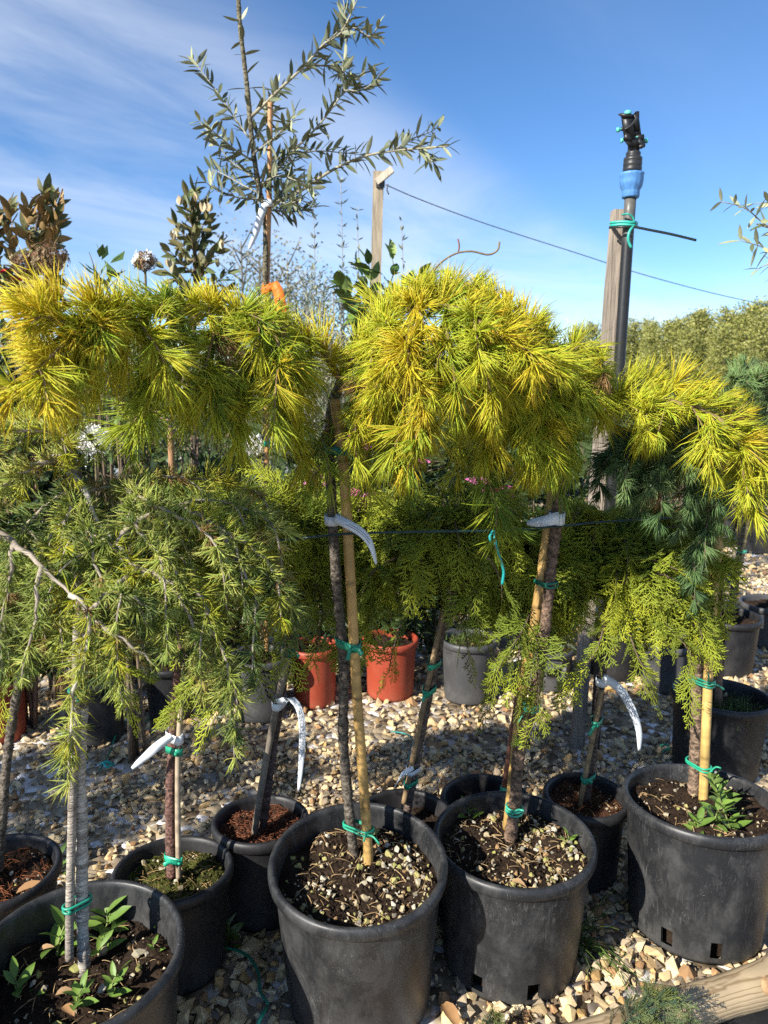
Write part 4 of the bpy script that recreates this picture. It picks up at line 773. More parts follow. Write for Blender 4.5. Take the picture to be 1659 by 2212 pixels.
tag_strip('long white tag dangling under the olive crown', [(572, 442, 2.85), (562, 470, 2.84), (552, 505, 2.84), (538, 538, 2.84)], (1, .3, .3), .026, (KO, .016, None, 0, hz(576, 440, 2.87)))

# training wire with its turquoise end
wp = [at(596, 1168, 1.50), at(700, 1158, 1.475), at(760, 1153, 1.46), at(900, 1149, 1.5), at(1090, 1146, 1.57), at(1200, 1138, 1.60), at(1300, 1128, 1.66), at(1440, 1120, 1.72), at(1530, 1116, 1.75), at(1700, 1100, 1.8)]
mb = MB(); tube(mb, spline(wp, 80), .0024, 7, (.010, .035, .035)); o = mb.build('training_wire', M['plastic']); tag(o, 'dark green wire stretched level between the stems', 'wire')
mb = MB(); tube(mb, spline([at(1066, 1146, 1.55), at(1072, 1180, 1.54), at(1083, 1215, 1.54), at(1088, 1235, 1.54), at(1085, 1262, 1.54)], 20), .0032, 8, (.01, .27, .26)); tube(mb, spline([at(1066, 1146, 1.55), at(1058, 1160, 1.54), at(1062, 1172, 1.54)], 8), .003, 7, (.01, .27, .26))
o = mb.build('string_end', M['tie']); tag(o, 'turquoise cord end dangling from the wire', 'cord')

# ------------------------------------------------------------------ olive tree and other trees with single leaves
GEO = {}
def leaf_mesh(name, L_, W_, top, under, cup=.12, bend=.08, mat='leaf', shape=None):
    """closed thin leaf: upper and lower face with their own colours; tip along +x"""
    xs = np.array([0, .12, .32, .55, .78, 1.0]); ws = np.array(shape if shape is not None else [.05, .55, .95, 1.0, .66, .02]); V, C = [], []
    for sgn, c in ((1, top), (-1, under)):
        for x_, w_ in zip(xs, ws):
            for s in (-1, 0, 1): V.append([x_*L_, s*w_*W_/2, -bend*L_*x_*x_+abs(s)*cup*W_*w_+sgn*.00018]); C.append(np.asarray(c)*(1.12 if s == 0 else 1))
    Q = []; n = 18
    for i in range(5):
        for s in range(2):
            a = i*3+s; Q.append([a, a+3, a+4, a+1]); Q.append([n+a, n+a+1, n+a+4, n+a+3])
    mb = MB(); mb.add(V, None, Q, np.array(C)); me = mb.mesh(name, M[mat], True); GEO[me.name] = (np.array(V), np.array(Q), np.array(C)); return me
OT, OU = np.array((.085, .10, .048)), np.array((.24, .255, .16))
OL = [leaf_mesh('leaf', l, w_, OT*k, OU*k2, mat='leaf') for l, w_, k, k2 in ((.070, .0155, 1, 1), (.060, .0135, 1.3, 1.1), (.066, .015, .8, .9), (.050, .012, 1.5, 1.4), (.074, .0155, 1.1, .8))]
PALE = [leaf_mesh('leaf', .07, .015, (.30, .32, .17), (.42, .44, .27)), leaf_mesh('leaf', .055, .013, (.36, .38, .2), (.44, .46, .3))]
def place_leaf(me, p, d_, parent, roll=None, sc=1.0, name='leaf', into=None):
    up = nrm(np.array([0, 0, 1.])+rng.normal(size=3)*(.5 if roll is None else roll)); X = nrm(d_); Yv = np.cross(up, X)
    if np.linalg.norm(Yv) < .1: Yv = np.cross([0, 1, 0], X)
    Yv = nrm(Yv); Zv = np.cross(X, Yv); Mx = Matrix(np.stack([X, Yv, Zv], 1).tolist()); r0 = parent
    while r0.parent: r0 = r0.parent
    if into is not None:
        V, Q, C = GEO[me.name]; into.add(V*sc@np.stack([X, Yv, Zv], 1).T+np.asarray(p), None, Q, C); return
    return inst(me, name, np.asarray(p)-np.array(r0.location), Mx.to_euler(), float(sc), parent)
def leafy(root, branches, leaves, spacing, pairs=2, r=.004, tw=(.26, .25, .2), fwd=.75, pale=None, palefrom=.85, start=.06, limit=300, spread=1.0, jit=.38, barkmat='twig', roll=None, leafscale=(.75, 1.1)):
    bw = MB(); cnt = 0; todo = []
    for br in branches:
        P = np.array([at(*q) for q in br['p']]); n = max(10, int(plen(P)/.02)); Ps = spline(P, n); r0 = br.get('r', r); tube(bw, Ps, np.linspace(r0, max(.0012, r0*.3), n), 7, np.asarray(br.get('c', tw))*(1+.12*rng.normal(size=(n, 1))))
        if br.get('bare'): continue
        m = max(2, int(plen(Ps)/br.get('sp', spacing))); T, N, B = frames(Ps); a0 = rng.random()*6.28
        for i in range(m+1):
            s = br.get('from', start)+(1-br.get('from', start))*i/m; k = min(n-1, int(s*(n-1))); a = a0+(i % 2)*1.57+rng.normal()*.4
            for q in range(pairs): todo.append((s, Ps[k], T[k]*(fwd+.4*rng.normal()*.5+(1.0 if s > .97 else 0))+(N[k]*math.cos(a+q*math.pi)+B[k]*math.sin(a+q*math.pi))*spread+rng.normal(size=3)*jit))
    br_o = bw.build('branches', M[barkmat], root); todo = [todo[i] for i in rng.permutation(len(todo))]
    extra = MB()
    for ii, (s, p, d_) in enumerate(todo):
        lm = pale[int(rng.integers(0, len(pale)))] if (pale and s > palefrom and rng.random() < .6) else leaves[int(rng.integers(0, len(leaves)))]
        place_leaf(lm, p, d_, br_o, roll, leafscale[0]+(leafscale[1]-leafscale[0])*rng.random(), into=extra if ii >= limit else None)
    if extra.n: extra.build('leaves', M['leaf'], br_o, kind='stuff')
    return br_o
Yo = 2.88
olive = thing('olive_tree', 'slender olive tree with its crown against the blue sky', 'tree', at(572, 1480, 2.95))
mb = MB(); bark_tube(mb, [at(568, 1520, 2.98), at(571, 1100, 2.97), at(573, 800, 2.93), at(573, 620, Yo), at(573, 470, Yo), at(560, 410, Yo), at(545, 310, Yo), at(537, 220, Yo), at(527, 130, Yo), at(518, 50, Yo), at(513, -40, Yo)], .0155, .0075, col=np.array((.20, .18, .115)), knots=8); mb.build('trunk', M['bark'], olive)
def ob(*pts, dy=0, **k):
    n = len(pts); return dict(p=[(x, y, Yo+dy*i/(n-1)) for i, (x, y) in enumerate(pts)], **k)
leafy(olive, [
    ob((543, 252), (600, 197), (660, 140), (700, 95), (737, 70), (770, 3), dy=-.12, r=.0065, c=(.34, .31, .22)), ob((700, 95), (735, 66), (768, 60), (797, 79), (815, 62), dy=-.2), ob((660, 140), (700, 142), (740, 150), (760, 170), dy=.2), ob((735, 70), (745, 30), (740, -10), dy=.1),
    ob((537, 297), (497, 240), (470, 200), (437, 157), (425, 140), (408, 126), dy=.1), ob((546, 347), (510, 325), (480, 300), (450, 275), (432, 262), dy=-.2, c=(.34, .31, .22)), ob((560, 410), (592, 375), (627, 332), (680, 280), (720, 230), (745, 195), (790, 152), dy=.1, r=.006, c=(.34, .31, .22)), ob((745, 195), (780, 195), (805, 180), (820, 165), dy=-.1), ob((745, 195), (740, 150), (745, 120), dy=.2),
    ob((573, 455), (600, 436), (643, 416), (699, 379), (740, 356), (793, 336), (849, 326), (905, 321), (968, 316), dy=-.25, r=.007, c=(.30, .27, .19), sp=.019), ob((575, 370), (605, 338), (650, 330), (691, 326), (740, 330), (790, 335), dy=.15, sp=.018), ob((849, 326), (890, 300), (930, 285), (945, 275), dy=.1), ob((905, 321), (925, 340), (945, 360), dy=-.1),
    ob((567, 431), (540, 430), (511, 426), (466, 409), (446, 395), dy=-.15), ob((558, 395), (530, 371), (495, 345), (470, 310), (455, 285), dy=.15, sp=.018), ob((575, 452), (600, 456), (635, 458), (680, 446), dy=.2), ob((575, 445), (610, 420), (630, 370), (632, 320), dy=.25), ob((560, 400), (600, 380), (640, 390), (680, 410), dy=-.3), ob((550, 330), (590, 300), (620, 270), (640, 250), dy=-.25), ob((548, 300), (575, 260), (590, 220), (592, 190), dy=.2),
    ob((540, 235), (527, 130), (514, 0), sp=.055, r=.003), ob((565, 420), (525, 400), (480, 375), (455, 365), dy=.3, sp=.02), ob((600, 436), (625, 440), (650, 430), dy=-.3),
], OL, .0165, pale=PALE, palefrom=.82, limit=300)
# the olive at the frame edge
ol2 = thing('olive_tree', 'silvery olive twigs reaching in at the frame edge under the sky', 'tree', gnd(1840, 1560))
mb = MB(); bark_tube(mb, [gnd(1840, 1560), at(1830, 1100, 2.45), at(1810, 700, 2.45), at(1790, 520, 2.45), at(1770, 330, 2.45)], .014, .006, col=np.array((.24, .2, .14)), knots=3); mb.build('trunk', M['bark'], ol2)
leafy(ol2, [dict(p=[(1795, 580, 2.45), (1720, 520, 2.42), (1660, 490, 2.4), (1610, 450, 2.38), (1560, 436, 2.36)]), dict(p=[(1800, 640, 2.45), (1720, 570, 2.42), (1650, 535, 2.4), (1600, 520, 2.38)]), dict(p=[(1800, 560, 2.45), (1740, 480, 2.5), (1680, 440, 2.5), (1630, 440, 2.5)]), dict(p=[(1790, 600, 2.45), (1720, 600, 2.42), (1670, 570, 2.4), (1640, 580, 2.4)])], [OL[1], OL[3], PALE[0], PALE[1]], .024, pale=PALE, palefrom=.4)

# magnolias: large leaves, rusty underneath
MG = [leaf_mesh('leaf', l, w_, t, u, cup=.18, bend=.15) for l, w_, t, u in ((.16, .058, (.12, .13, .045), (.30, .19, .075)), (.14, .05, (.15, .15, .055), (.32, .21, .09)), (.17, .06, (.10, .10, .04), (.24, .15, .06)), (.13, .048, (.18, .20, .065), (.33, .24, .11)))]
m1 = thing('magnolia_tree', 'magnolia with rust-backed leaves at the frame edge, above dried flower heads', 'tree', gnd(70, 1430))
g0 = gnd(70, 1430); Ym = g0[1]
mb = MB(); bark_tube(mb, [g0, at(65, 1000, Ym), at(60, 700, Ym), at(70, 560, Ym), at(85, 450, Ym)], .017, .006, col=np.array((.16, .13, .1)), knots=4); mb.build('trunk', M['bark'], m1)
leafy(m1, [dict(p=[(68, 620, Ym), (80, 540, Ym), (92, 460, Ym), (95, 420, Ym)], r=.006), dict(p=[(68, 600, Ym), (110, 540, Ym), (118, 470, Ym), (120, 440, Ym)]), dict(p=[(66, 620, Ym), (30, 560, Ym), (20, 490, Ym), (25, 450, Ym)]), dict(p=[(66, 640, Ym), (0, 590, Ym), (-20, 520, Ym), (-10, 460, Ym)]), dict(p=[(70, 560, Ym), (60, 500, Ym-.2), (62, 450, Ym-.25)]), dict(p=[(66, 650, Ym), (110, 620, Ym-.1), (125, 580, Ym-.2)]), dict(p=[(66, 640, Ym), (20, 640, Ym-.1), (-20, 600, Ym-.2)]), dict(p=[(70, 580, Ym), (95, 520, Ym+.2), (105, 480, Ym+.3)])], MG, .021, pairs=3, fwd=1.0, spread=.85, jit=.4, limit=300, tw=(.14, .1, .06), roll=.9, leafscale=(.38, .66))
g0 = gnd(420, 1330); Ym = g0[1]
m2 = thing('magnolia_tree', 'pyramidal magnolia with cream buds between the olive and the flower head', 'tree', g0)
mb = MB(); bark_tube(mb, [g0, at(420, 1000, Ym), at(420, 700, Ym), at(422, 500, Ym)], .025, .008, col=np.array((.16, .13, .1)), knots=4); mb.build('trunk', M['bark'], m2)
brs = []
for i in range(24):
    s = i/23; yb = 720-270*s; a = i*2.4; rr = (95*(1-s)+14); brs.append(dict(p=[(420, yb+15, Ym), (420+.5*rr*math.cos(a), yb-8, Ym+.35*rr*math.sin(a)/FPX*Ym), (420+rr*math.cos(a), yb-35, Ym+.7*rr*math.sin(a)/FPX*Ym)], r=.006))
MG2 = [leaf_mesh('leaf', l, w_, t, u, cup=.15, bend=.1) for l, w_, t, u in ((.13, .045, (.10, .13, .045), (.19, .175, .075)), (.12, .042, (.15, .175, .06), (.24, .21, .09)), (.11, .04, (.075, .095, .035), (.16, .15, .065)))]
BUDS = [leaf_mesh('bud', .10, .042, (.52, .45, .28), (.50, .40, .24), cup=.5, bend=0)]
br_m2 = leafy(m2, brs, MG2, .034, pairs=3, fwd=.9, spread=.85, jit=.35, limit=290, tw=(.14, .1, .06), start=.15, roll=.8, leafscale=(.5, .85))
for x, y in ((388, 425), (423, 418), (452, 440), (375, 500), (437, 440), (480, 520), (365, 560), (470, 560)):
    for k in range(3): place_leaf(BUDS[0], at(x, y+18, Ym-.1), np.array([.25*math.cos(k*2.1), .25*math.sin(k*2.1), 1]), br_m2, .3, .5, 'bud')

# shoots with big glossy leaves between the two crowns
CT = [leaf_mesh('leaf', l, w_, t, u, cup=.16, bend=.12) for l, w_, t, u in ((.085, .042, (.12, .20, .035), (.20, .28, .07)), (.075, .038, (.17, .25, .05), (.25, .32, .09)), (.09, .045, (.06, .12, .025), (.14, .2, .05)))]
g0 = gnd(790, 1440); Yc = g0[1]
cit = thing('camellia_shrub', 'shrub with large glossy green leaves rising between the two golden crowns', 'shrub', g0)
leafy(cit, [dict(p=[(790, 1420, Yc), (795, 1000, Yc), (785, 760, Yc), (760, 650, Yc), (745, 620, Yc)], r=.009, **{'from': .72}), dict(p=[(787, 780, Yc), (800, 680, Yc), (800, 600, Yc), (795, 560, Yc)], r=.006), dict(p=[(795, 700, Yc), (830, 640, Yc-.1), (850, 590, Yc-.15), (848, 560, Yc-.15)], r=.006), dict(p=[(790, 720, Yc), (760, 670, Yc-.2), (750, 640, Yc-.25), (735, 620, Yc-.3)], r=.005), dict(p=[(800, 640, Yc), (780, 590, Yc+.1), (770, 570, Yc+.15)], r=.005), dict(p=[(795, 700, Yc), (840, 660, Yc+.1), (870, 620, Yc+.2), (905, 600, Yc+.2)], r=.005)], CT, .042, pairs=2, fwd=.8, tw=(.14, .17, .06), limit=120, spread=.9, roll=.6)
mb = MB(); tube(mb, spline([at(930, 600, 2.6), at(942, 578, 2.6), at(965, 558, 2.6), at(990, 546, 2.6), at(1020, 543, 2.6), at(1055, 550, 2.6), at(1075, 540, 2.6), at(1079, 522, 2.6)], 40), .0035, 6, (.20, .15, .09)); tube(mb, spline([at(990, 546, 2.6), at(992, 530, 2.6), at(989, 516, 2.6)], 8), [.003]*8, 6, (.2, .1, .07)); tube(mb, spline([at(900, 720, 2.62), at(915, 650, 2.61), at(930, 600, 2.6)], 12), .004, 6, (.18, .14, .08))
vn = thing('climbing_vine', 'thin bare vine tendril curling up against the sky', 'vine', at(900, 720, 2.62)); v_o = mb.build('tendril', M['twig'], vn)
for x, y, dx, dz in ((925, 610, -1, .4), (935, 590, 1, .1), (905, 640, -1, .5), (920, 620, .6, .8)): place_leaf(CT[0], at(x, y, 2.6), (dx, -.3, dz), v_o, .4, .75)

# ------------------------------------------------------------------ flowers, shrubs
FLW = {}
def flower_head(label, x, y, Y, rad, n, cols, name='flower_head', cat='flower', s=.012, stem=None, shared='flowers in the shrubs', squash=.8):
    c = at(x, y, Y); root = thing(name, label, cat, c, shared); mb = MB(); cols = np.array(cols)
    for i in range(n):
        u = nrm(rng.normal(size=3)); u[2] = u[2]*squash+.12; p = c+u*rad*(.55+.5*rng.random()); k = rng.integers(0, len(cols)); F = frame_to(u+rng.normal(size=3)*.3); ss = s*(.6+.7*rng.random())
        for q in range(4):
            a = q*1.571; d1 = F[:, 0]*math.cos(a)+F[:, 1]*math.sin(a); d2 = -F[:, 0]*math.sin(a)+F[:, 1]*math.cos(a); mb.add([p, p+(d1*.6+d2*.4)*ss, p+d1*ss*1.05+F[:, 2]*ss*.3, p+(d1*.6-d2*.4)*ss], None, [[0, 1, 2, 3]], cols[k]*(.8+.4*rng.random()))
    mb.build('petals', M['petal'], root, smooth=False, kind='stuff'); mb = MB()
    st = stem or [(x+2, y+30, Y), (x+6, y+160, Y+.03)]
    tube(mb, spline([c]+[at(*q) for q in st], 10), .004, 6, (.16, .13, .07))
    for i in range(14): tube(mb, np.array([c-[0, 0, rad*.9], c+nrm(rng.normal(size=3)+[0, 0, .3])*rad*.8]), .0012, 4, (.18, .14, .07))
    mb.build('stem', M['twig'], root); return root
BR = [(.22, .12, .06), (.30, .19, .10), (.16, .085, .045), (.34, .25, .14)]; WH = [(.8, .78, .72), (.75, .74, .66), (.82, .8, .76)]
flower_head('larger dried brown flower head below the rust-backed magnolia', 105, 562, 2.55, .062, 260, BR, 'dried_flower_head', s=.008)
flower_head('smaller dried brown flower head left of the larger one', 50, 570, 2.6, .042, 130, BR, 'dried_flower_head', s=.008)
flower_head('third dried brown flower head just above the golden needles', 70, 625, 2.5, .04, 110, BR, 'dried_flower_head', s=.008)
flower_head('white flower head with fading brown florets above the golden needles', 312, 566, 2.45, .036, 150, WH+BR[:3], s=.010)
flower_head('white flower cluster low behind the cedar at the left', 205, 955, 2.2, .055, 150, WH, s=.012)
flower_head('white flower cluster beside the orange cane ties', 560, 965, 3.2, .06, 100, WH, s=.014)
flower_head('white bloom glimpsed through the golden crown beside the centre', 868, 850, 2.4, .05, 90, WH, s=.014)
PK = [(.75, .17, .42), (.68, .12, .35), (.82, .32, .55), (.6, .06, .2)]
PET = [leaf_mesh('petal', .075, .04, c, c2, cup=.25, bend=.2, mat='petal') for c, c2 in (((.72, .17, .42), (.62, .10, .30)), ((.80, .32, .55), (.68, .14, .38)), ((.62, .09, .30), (.5, .05, .18)))]
def pink_flower(label, x, y, Y, sc=1.0, pet=None, np_=7):
    c = at(x, y, Y); root = thing('pink_flower', label, 'flower', c, 'flowers in the shrubs')
    mb = MB(); tube(mb, spline([c, c+[.01, .02, -.05], c+[.02, .06, -.16]], 8), .003, 6, (.16, .2, .06)); V, T = HULLS[2]; mb.add(V*.008*sc+c, T, None, (.6, .45, .1)); mb.build('stem', M['twig'], root)
    for k in range(np_): place_leaf((pet or PET)[k % len(pet or PET)], c, np.array([math.cos(k*6.28/np_), math.sin(k*6.28/np_)-.6, .55*rng.random()+.1]), root, .3, sc*(.8+.4*rng.random()), 'petal')
pink_flower('pink flower right of the centre cane under the crown', 772, 965, 2.45); pink_flower('pink flower lower beside the centre cane near the wire', 775, 1082, 2.4); pink_flower('magenta flower under the golden drooping tip', 893, 1000, 2.45, .9)
pink_flower('wide pink flower behind the drooping dark shoot', 1062, 1062, 2.4, 1.1); pink_flower('pink flower left of the centre stem behind the drooping tuft', 688, 1040, 2.5, .9); pink_flower('small magenta flower just right of the wide pink one', 1090, 1078, 2.42, .6)
pink_flower('pale pink bloom peeking over the dip between the crowns', 838, 705, 2.5, .5)
REDP = [leaf_mesh('petal', .04, .018, (.55, .01, .05), (.45, .01, .06), cup=.4, bend=0, mat='petal')]
pink_flower('crimson flower bud at the frame edge above the golden branch', 42, 608, 2.2, .55, REDP, 4); pink_flower('crimson bloom cut by the frame edge', 2, 590, 2.2, .55, REDP, 5); pink_flower('crimson bud low in the leaves at the frame edge', 45, 728, 2.2, .5, REDP, 4)

def cloud_shrub(name, label, x, yb, top, rx, nl, lsize, cols, stems=5, twig=(.16, .12, .08), cat='shrub', group='shrubs in the rows behind', Y=None, ry=None, lw=.45, zlow=.15, dens=1.0, dirup=.2, shape=None, cyl=False):
    g0 = gnd(x, yb) if Y is None else np.array([at(x, yb, Y)[0], Y, 0.]); Yb = g0[1]; tz = at(x, top, Yb)[2]; rx_ = rx*Yb/FPX; ry_ = ry or rx_*.9; root = thing(name, label, cat, g0, group)
    tw_, lv = MB(), MB(); pts = []
    for i in range(stems):
        a = i*2.4+rng.random(); e = g0+np.array([math.cos(a)*rx_*.6, math.sin(a)*ry_*.6, tz*(.75+.25*rng.random())]); P = spline([g0+rng.normal(size=3)*[.02, .02, 0], (g0+e)/2+rng.normal(size=3)*.03, e], 14); tube(tw_, P, np.linspace(.008, .002, 14), 6, np.asarray(twig)*(.8+.4*rng.random()))
        for j in range(8):
            k = int(rng.integers(4, 13)); q = P[k]+np.array([rng.normal()*rx_*.45, rng.normal()*ry_*.45, .5*rng.random()*tz*.25]); Q_ = spline([P[k], (P[k]+q)/2+[0, 0, .02], q], 6); tube(tw_, Q_, np.linspace(.004, .0012, 6), 5, np.asarray(twig)*(.8+.5*rng.random()))
    tw_.build('branches', M['twig'], root)
    n = nl; u = nrm(rng.normal(size=(n, 3)))*(rng.random((n, 1))**.42); z = zlow*tz+(u[:, 2]*.5+.5)*(tz-zlow*tz)
    if cyl: u[:, 2] = 2*rng.random(n)**.8-1; q_ = nrm(u[:, :2])*np.sqrt(rng.random((n, 1))); u[:, :2] = q_; z = zlow*tz+(u[:, 2]*.5+.5)*(tz-zlow*tz); u[:, :2] *= np.sqrt(np.clip(1.15-np.abs(u[:, 2:3])**3, .15, 1))
    prof = np.ones(n) if shape is None else shape((z-zlow*tz)/(tz-zlow*tz))
    lob = .75+.25*np.sin(5*np.arctan2(u[:, 1], u[:, 0])+z*9/tz)
    p = np.stack([g0[0]+u[:, 0]*rx_*prof*lob, g0[1]+u[:, 1]*ry_*prof*lob, z], 1)
    d_ = nrm(u*[1, 1, .4]+[0, 0, dirup]+rng.normal(size=(n, 3))*.6); sd_ = nrm(np.cross(d_, [0, 0, 1.])+rng.normal(size=(n, 3))*.35); sz = lsize*(.6+.7*rng.random((n, 1))); cols = np.array(cols); c = cols[rng.integers(0, len(cols), n)]*(.7+.6*rng.random((n, 1)))
    nn = np.cross(d_, sd_); V = np.stack([p, p+d_*sz*.5+sd_*sz*lw*.5+nn*sz*.08, p+d_*sz, p+d_*sz*.5-sd_*sz*lw*.5+nn*sz*.08], 1); o_ = (np.arange(n)*4)[:, None]
    lv.add(V.reshape(-1, 3), np.vstack([np.array([[0, 1, 2]])+o_, np.array([[0, 2, 3]])+o_]), None, np.repeat(c, 4, 0)); lv.build('foliage', M['leaf'], root, smooth=False, kind='stuff'); return root
DG = [(.02, .04, .014), (.03, .055, .018), (.045, .075, .025)]; MGN = [(.06, .10, .025), (.09, .13, .035), (.04, .07, .02)]; SIL = [(.22, .25, .17), (.30, .33, .24), (.16, .19, .12)]; VAR = [(.45, .40, .06), (.30, .34, .06), (.55, .50, .16)]
cloud_shrub('broadleaf_shrub', 'dark leafy shrub with pink flowers in the sunlit terracotta pot', 850, 1505, 900, 125, 2800, .07, DG+[(.05, .08, .03)], Y=3.25, cyl=True, zlow=.17)
cloud_shrub('broadleaf_shrub', 'dark leafy shrub in the shaded terracotta pot left of the stem', 690, 1520, 960, 95, 2200, .06, DG, Y=3.15, cyl=True, zlow=.17)
cloud_shrub('broadleaf_shrub', 'dark shrub behind the wide pink flower', 1030, 1440, 920, 135, 2800, .065, DG+MGN, Y=3.7, cyl=True, zlow=.12)
cloud_shrub('variegated_shrub', 'yellow variegated shrub glimpsed left of the sprinkler post', 1125, 1400, 880, 80, 600, .055, VAR, Y=3.9)
cloud_shrub('broadleaf_shrub', 'dark shrub with brown twigs behind the left golden branch', 300, 1420, 690, 130, 900, .05, MGN+[(.10, .07, .04)], Y=3.3, stems=10, twig=(.24, .15, .10), zlow=.35)
cloud_shrub('broadleaf_shrub', 'twiggy brown shrub behind the centre of the left crown', 470, 1400, 760, 110, 420, .045, MGN, Y=3.5, stems=12, twig=(.26, .17, .12), zlow=.3)
cloud_shrub('broadleaf_shrub', 'green shrub at the frame edge under the dried flower heads', 60, 1440, 600, 110, 1000, .07, DG+MGN, Y=2.75, stems=8, twig=(.24, .15, .10))
cloud_shrub('broadleaf_shrub', 'shrub carrying the white flower head left of the pyramidal magnolia', 278, 1440, 528, 42, 150, .062, [(.13, .20, .05), (.09, .15, .04), (.18, .25, .07)], Y=2.5, stems=6, zlow=.62)
cloud_shrub('broadleaf_shrub', 'green shrub under the white cluster at the far left', 190, 1380, 860, 70, 500, .055, MGN, Y=3.0, stems=6)
cloud_shrub('broadleaf_shrub', 'low green shrub behind the brightest golden cypress', 1400, 1400, 1060, 110, 700, .05, MGN+[(.12, .16, .05)], Y=4.0)
cloud_shrub('broadleaf_shrub', 'dark green shrub behind the knobbly leaning stem above the low grey pot', 1190, 1440, 1000, 110, 2200, .055, MGN+DG, Y=3.45, cyl=True, zlow=.13)
cloud_shrub('broadleaf_shrub', 'mid-green shrub behind the sprinkler post above the shaded black pot', 1330, 1440, 1040, 110, 2000, .05, MGN, Y=3.35, cyl=True, zlow=.16)
cloud_shrub('broadleaf_shrub', 'shaded shrub behind the olive stake above the dusty dark pot', 500, 1440, 1000, 120, 2200, .055, DG+MGN, Y=3.3, cyl=True, zlow=.15)
cloud_shrub('broadleaf_shrub', 'shaded low shrub above the black pot by the white-barked stem', 230, 1440, 1060, 120, 2000, .055, DG+MGN, Y=3.05, cyl=True, zlow=.15)
cloud_shrub('broadleaf_shrub', 'dark shrub filling the shade behind the grey-green cedar at the left', 110, 1440, 900, 130, 2600, .055, DG+MGN, Y=3.0, cyl=True, zlow=.12)
cloud_shrub('broadleaf_shrub', 'dark shrub in the shade above the pot behind the red-brown stem', 370, 1440, 1020, 110, 2200, .05, DG+MGN, Y=2.95, cyl=True, zlow=.15)
cloud_shrub('broadleaf_shrub', 'dark shrub between the terracotta pots and the grey pot', 930, 1440, 1100, 90, 1800, .05, DG+MGN, Y=3.5, cyl=True, zlow=.05)
cloud_shrub('olive_bush', 'silvery young olive bush behind the orange ribbon', 690, 1250, 560, 70, 1300, .05, SIL, Y=5.0, stems=9, twig=(.3, .27, .22), lw=.25, zlow=.2, dirup=.6)
def wisp(label, x, top, yb, Y, n=60, sp=13):
    c0 = at(x, yb, Y); root = thing('olive_sapling', label, 'sapling', (c0[0], Y, 0), 'thin saplings against the sky'); P = spline([[c0[0], Y, 0], c0, at(x+3, (yb+top)/2, Y), at(x-1, top, Y)], 40); mb = MB(); tube(mb, P, np.linspace(.006, .002, 40), 5, (.3, .27, .22)); st = mb.build('stem', M['twig'], root)
    lv = MB(); k = rng.integers(16, 40, n); p = P[k]; d_ = nrm(rng.normal(size=(n, 3))*[1, 1, .5]+[0, 0, .9]); s = nrm(np.cross(d_, [0, .3, 1.])); sz = .05*(.7+.6*rng.random((n, 1))); V = np.stack([p, p+d_*sz*.5+s*sz*.14, p+d_*sz, p+d_*sz*.5-s*sz*.14], 1); o_ = (np.arange(n)*4)[:, None]
    lv.add(V.reshape(-1, 3), None, np.array([[0, 1, 2, 3]])+o_, np.repeat(np.array(SIL)[rng.integers(0, 3, n)], 4, 0)); lv.build('foliage', M['leaf'], root, smooth=False, kind='stuff')
wisp('tallest silvery sapling tip below the long olive branch', 737, 395, 720, 5.0, 110); wisp('second silvery sapling tip left of the tallest', 677, 425, 720, 5.0, 110); wisp('third silvery sapling tip beside the wooden pole', 772, 455, 720, 5.1, 90); wisp('lone thin sapling tip right of the wooden pole', 868, 478, 720, 5.0, 50)

# young tree with blue tape at the right, and its far neighbours
p0 = gnd(1570, 1448); Yy = p0[1]+.1
yt = thing('young_tree', 'thin young stem with blue chevron tape in the far right pot', 'tree', (at(1580, 1330, Yy)))
mb = MB(); bark_tube(mb, [at(1578, 1345, Yy), at(1588, 1260, Yy), at(1605, 1170, Yy), at(1618, 1110, Yy), at(1650, 980, Yy), at(1690, 860, Yy)], .020, .012, col=np.array((.24, .20, .11)), knots=3); mb.build('trunk', M['bark'], yt)
mb = MB(); P = spline([at(1573, 1205, Yy-.05), at(1572, 1235, Yy-.06), at(1580, 1262, Yy-.05)], 14)
cs = np.where(((np.arange(14)//2) % 2 == 0)[:, None], [[.02, .12, .55]], [[.01, .015, .03]]); ribbon(mb, P, (1, 0, .2), .034, .001, np.repeat(cs, 4, 0)); o = mb.build('marking_tape', M['tagw']); tag(o, 'blue and black chevron tape hanging on the young stem', 'tape')
P_ = TRUNKS.setdefault('yt', np.array([at(1578, 1345, Yy), at(1600, 1200, Yy), at(1618, 1110, Yy)]))
tie('small green tie on the young stem with blue tape', spline(P_, 30), .017, None, 0, hz(1601, 1190, Yy), 'cord', np.array((.05, .33, .22)), tails=1, turns=2)
cane('wooden_stake', 'brown stake standing in the pot with grass', [(1552, 1530, 2.44), (1552, 1450, 2.44), (1550, 1330, 2.44), (1556, 1240, 2.44)], .013, (.22, .13, .085), 9)

# ------------------------------------------------------------------ sprinkler post, pole, wire
pb = gnd(1243, 1612); Yp = pb[1]
mb = MB(); A, B_ = pb-[0, 0, .2], at(1337, 455, Yp+.03); ax = nrm(B_-A); F = frame_to(ax, (0, 1, 0)); ctr = (A+B_)/2; Lp = np.linalg.norm(B_-A)
n = 26; V = []; cs = []
for i in range(n):
    t = i/(n-1); p = A+(B_-A)*t
    for sx_, sy_ in ((-1, -1), (1, -1), (1, 1), (-1, 1)): V.append(p+F[:, 0]*sx_*(.022+.0008*rng.normal())+F[:, 1]*sy_*(.022+.0008*rng.normal())); cs.append(np.array((.27, .225, .18))*(1+.1*rng.normal()))
Q = [[i*4+j, i*4+(j+1) % 4, i*4+4+(j+1) % 4, i*4+4+j] for i in range(n-1) for j in range(4)]+[[3, 2, 1, 0], [4*n-4, 4*n-3, 4*n-2, 4*n-1]]
mb.add(V, None, Q, np.array(cs)); o = mb.build('wooden_post', M['wood'], smooth=False); tag(o, 'weathered grey square post carrying the sprinkler pipe', 'post')
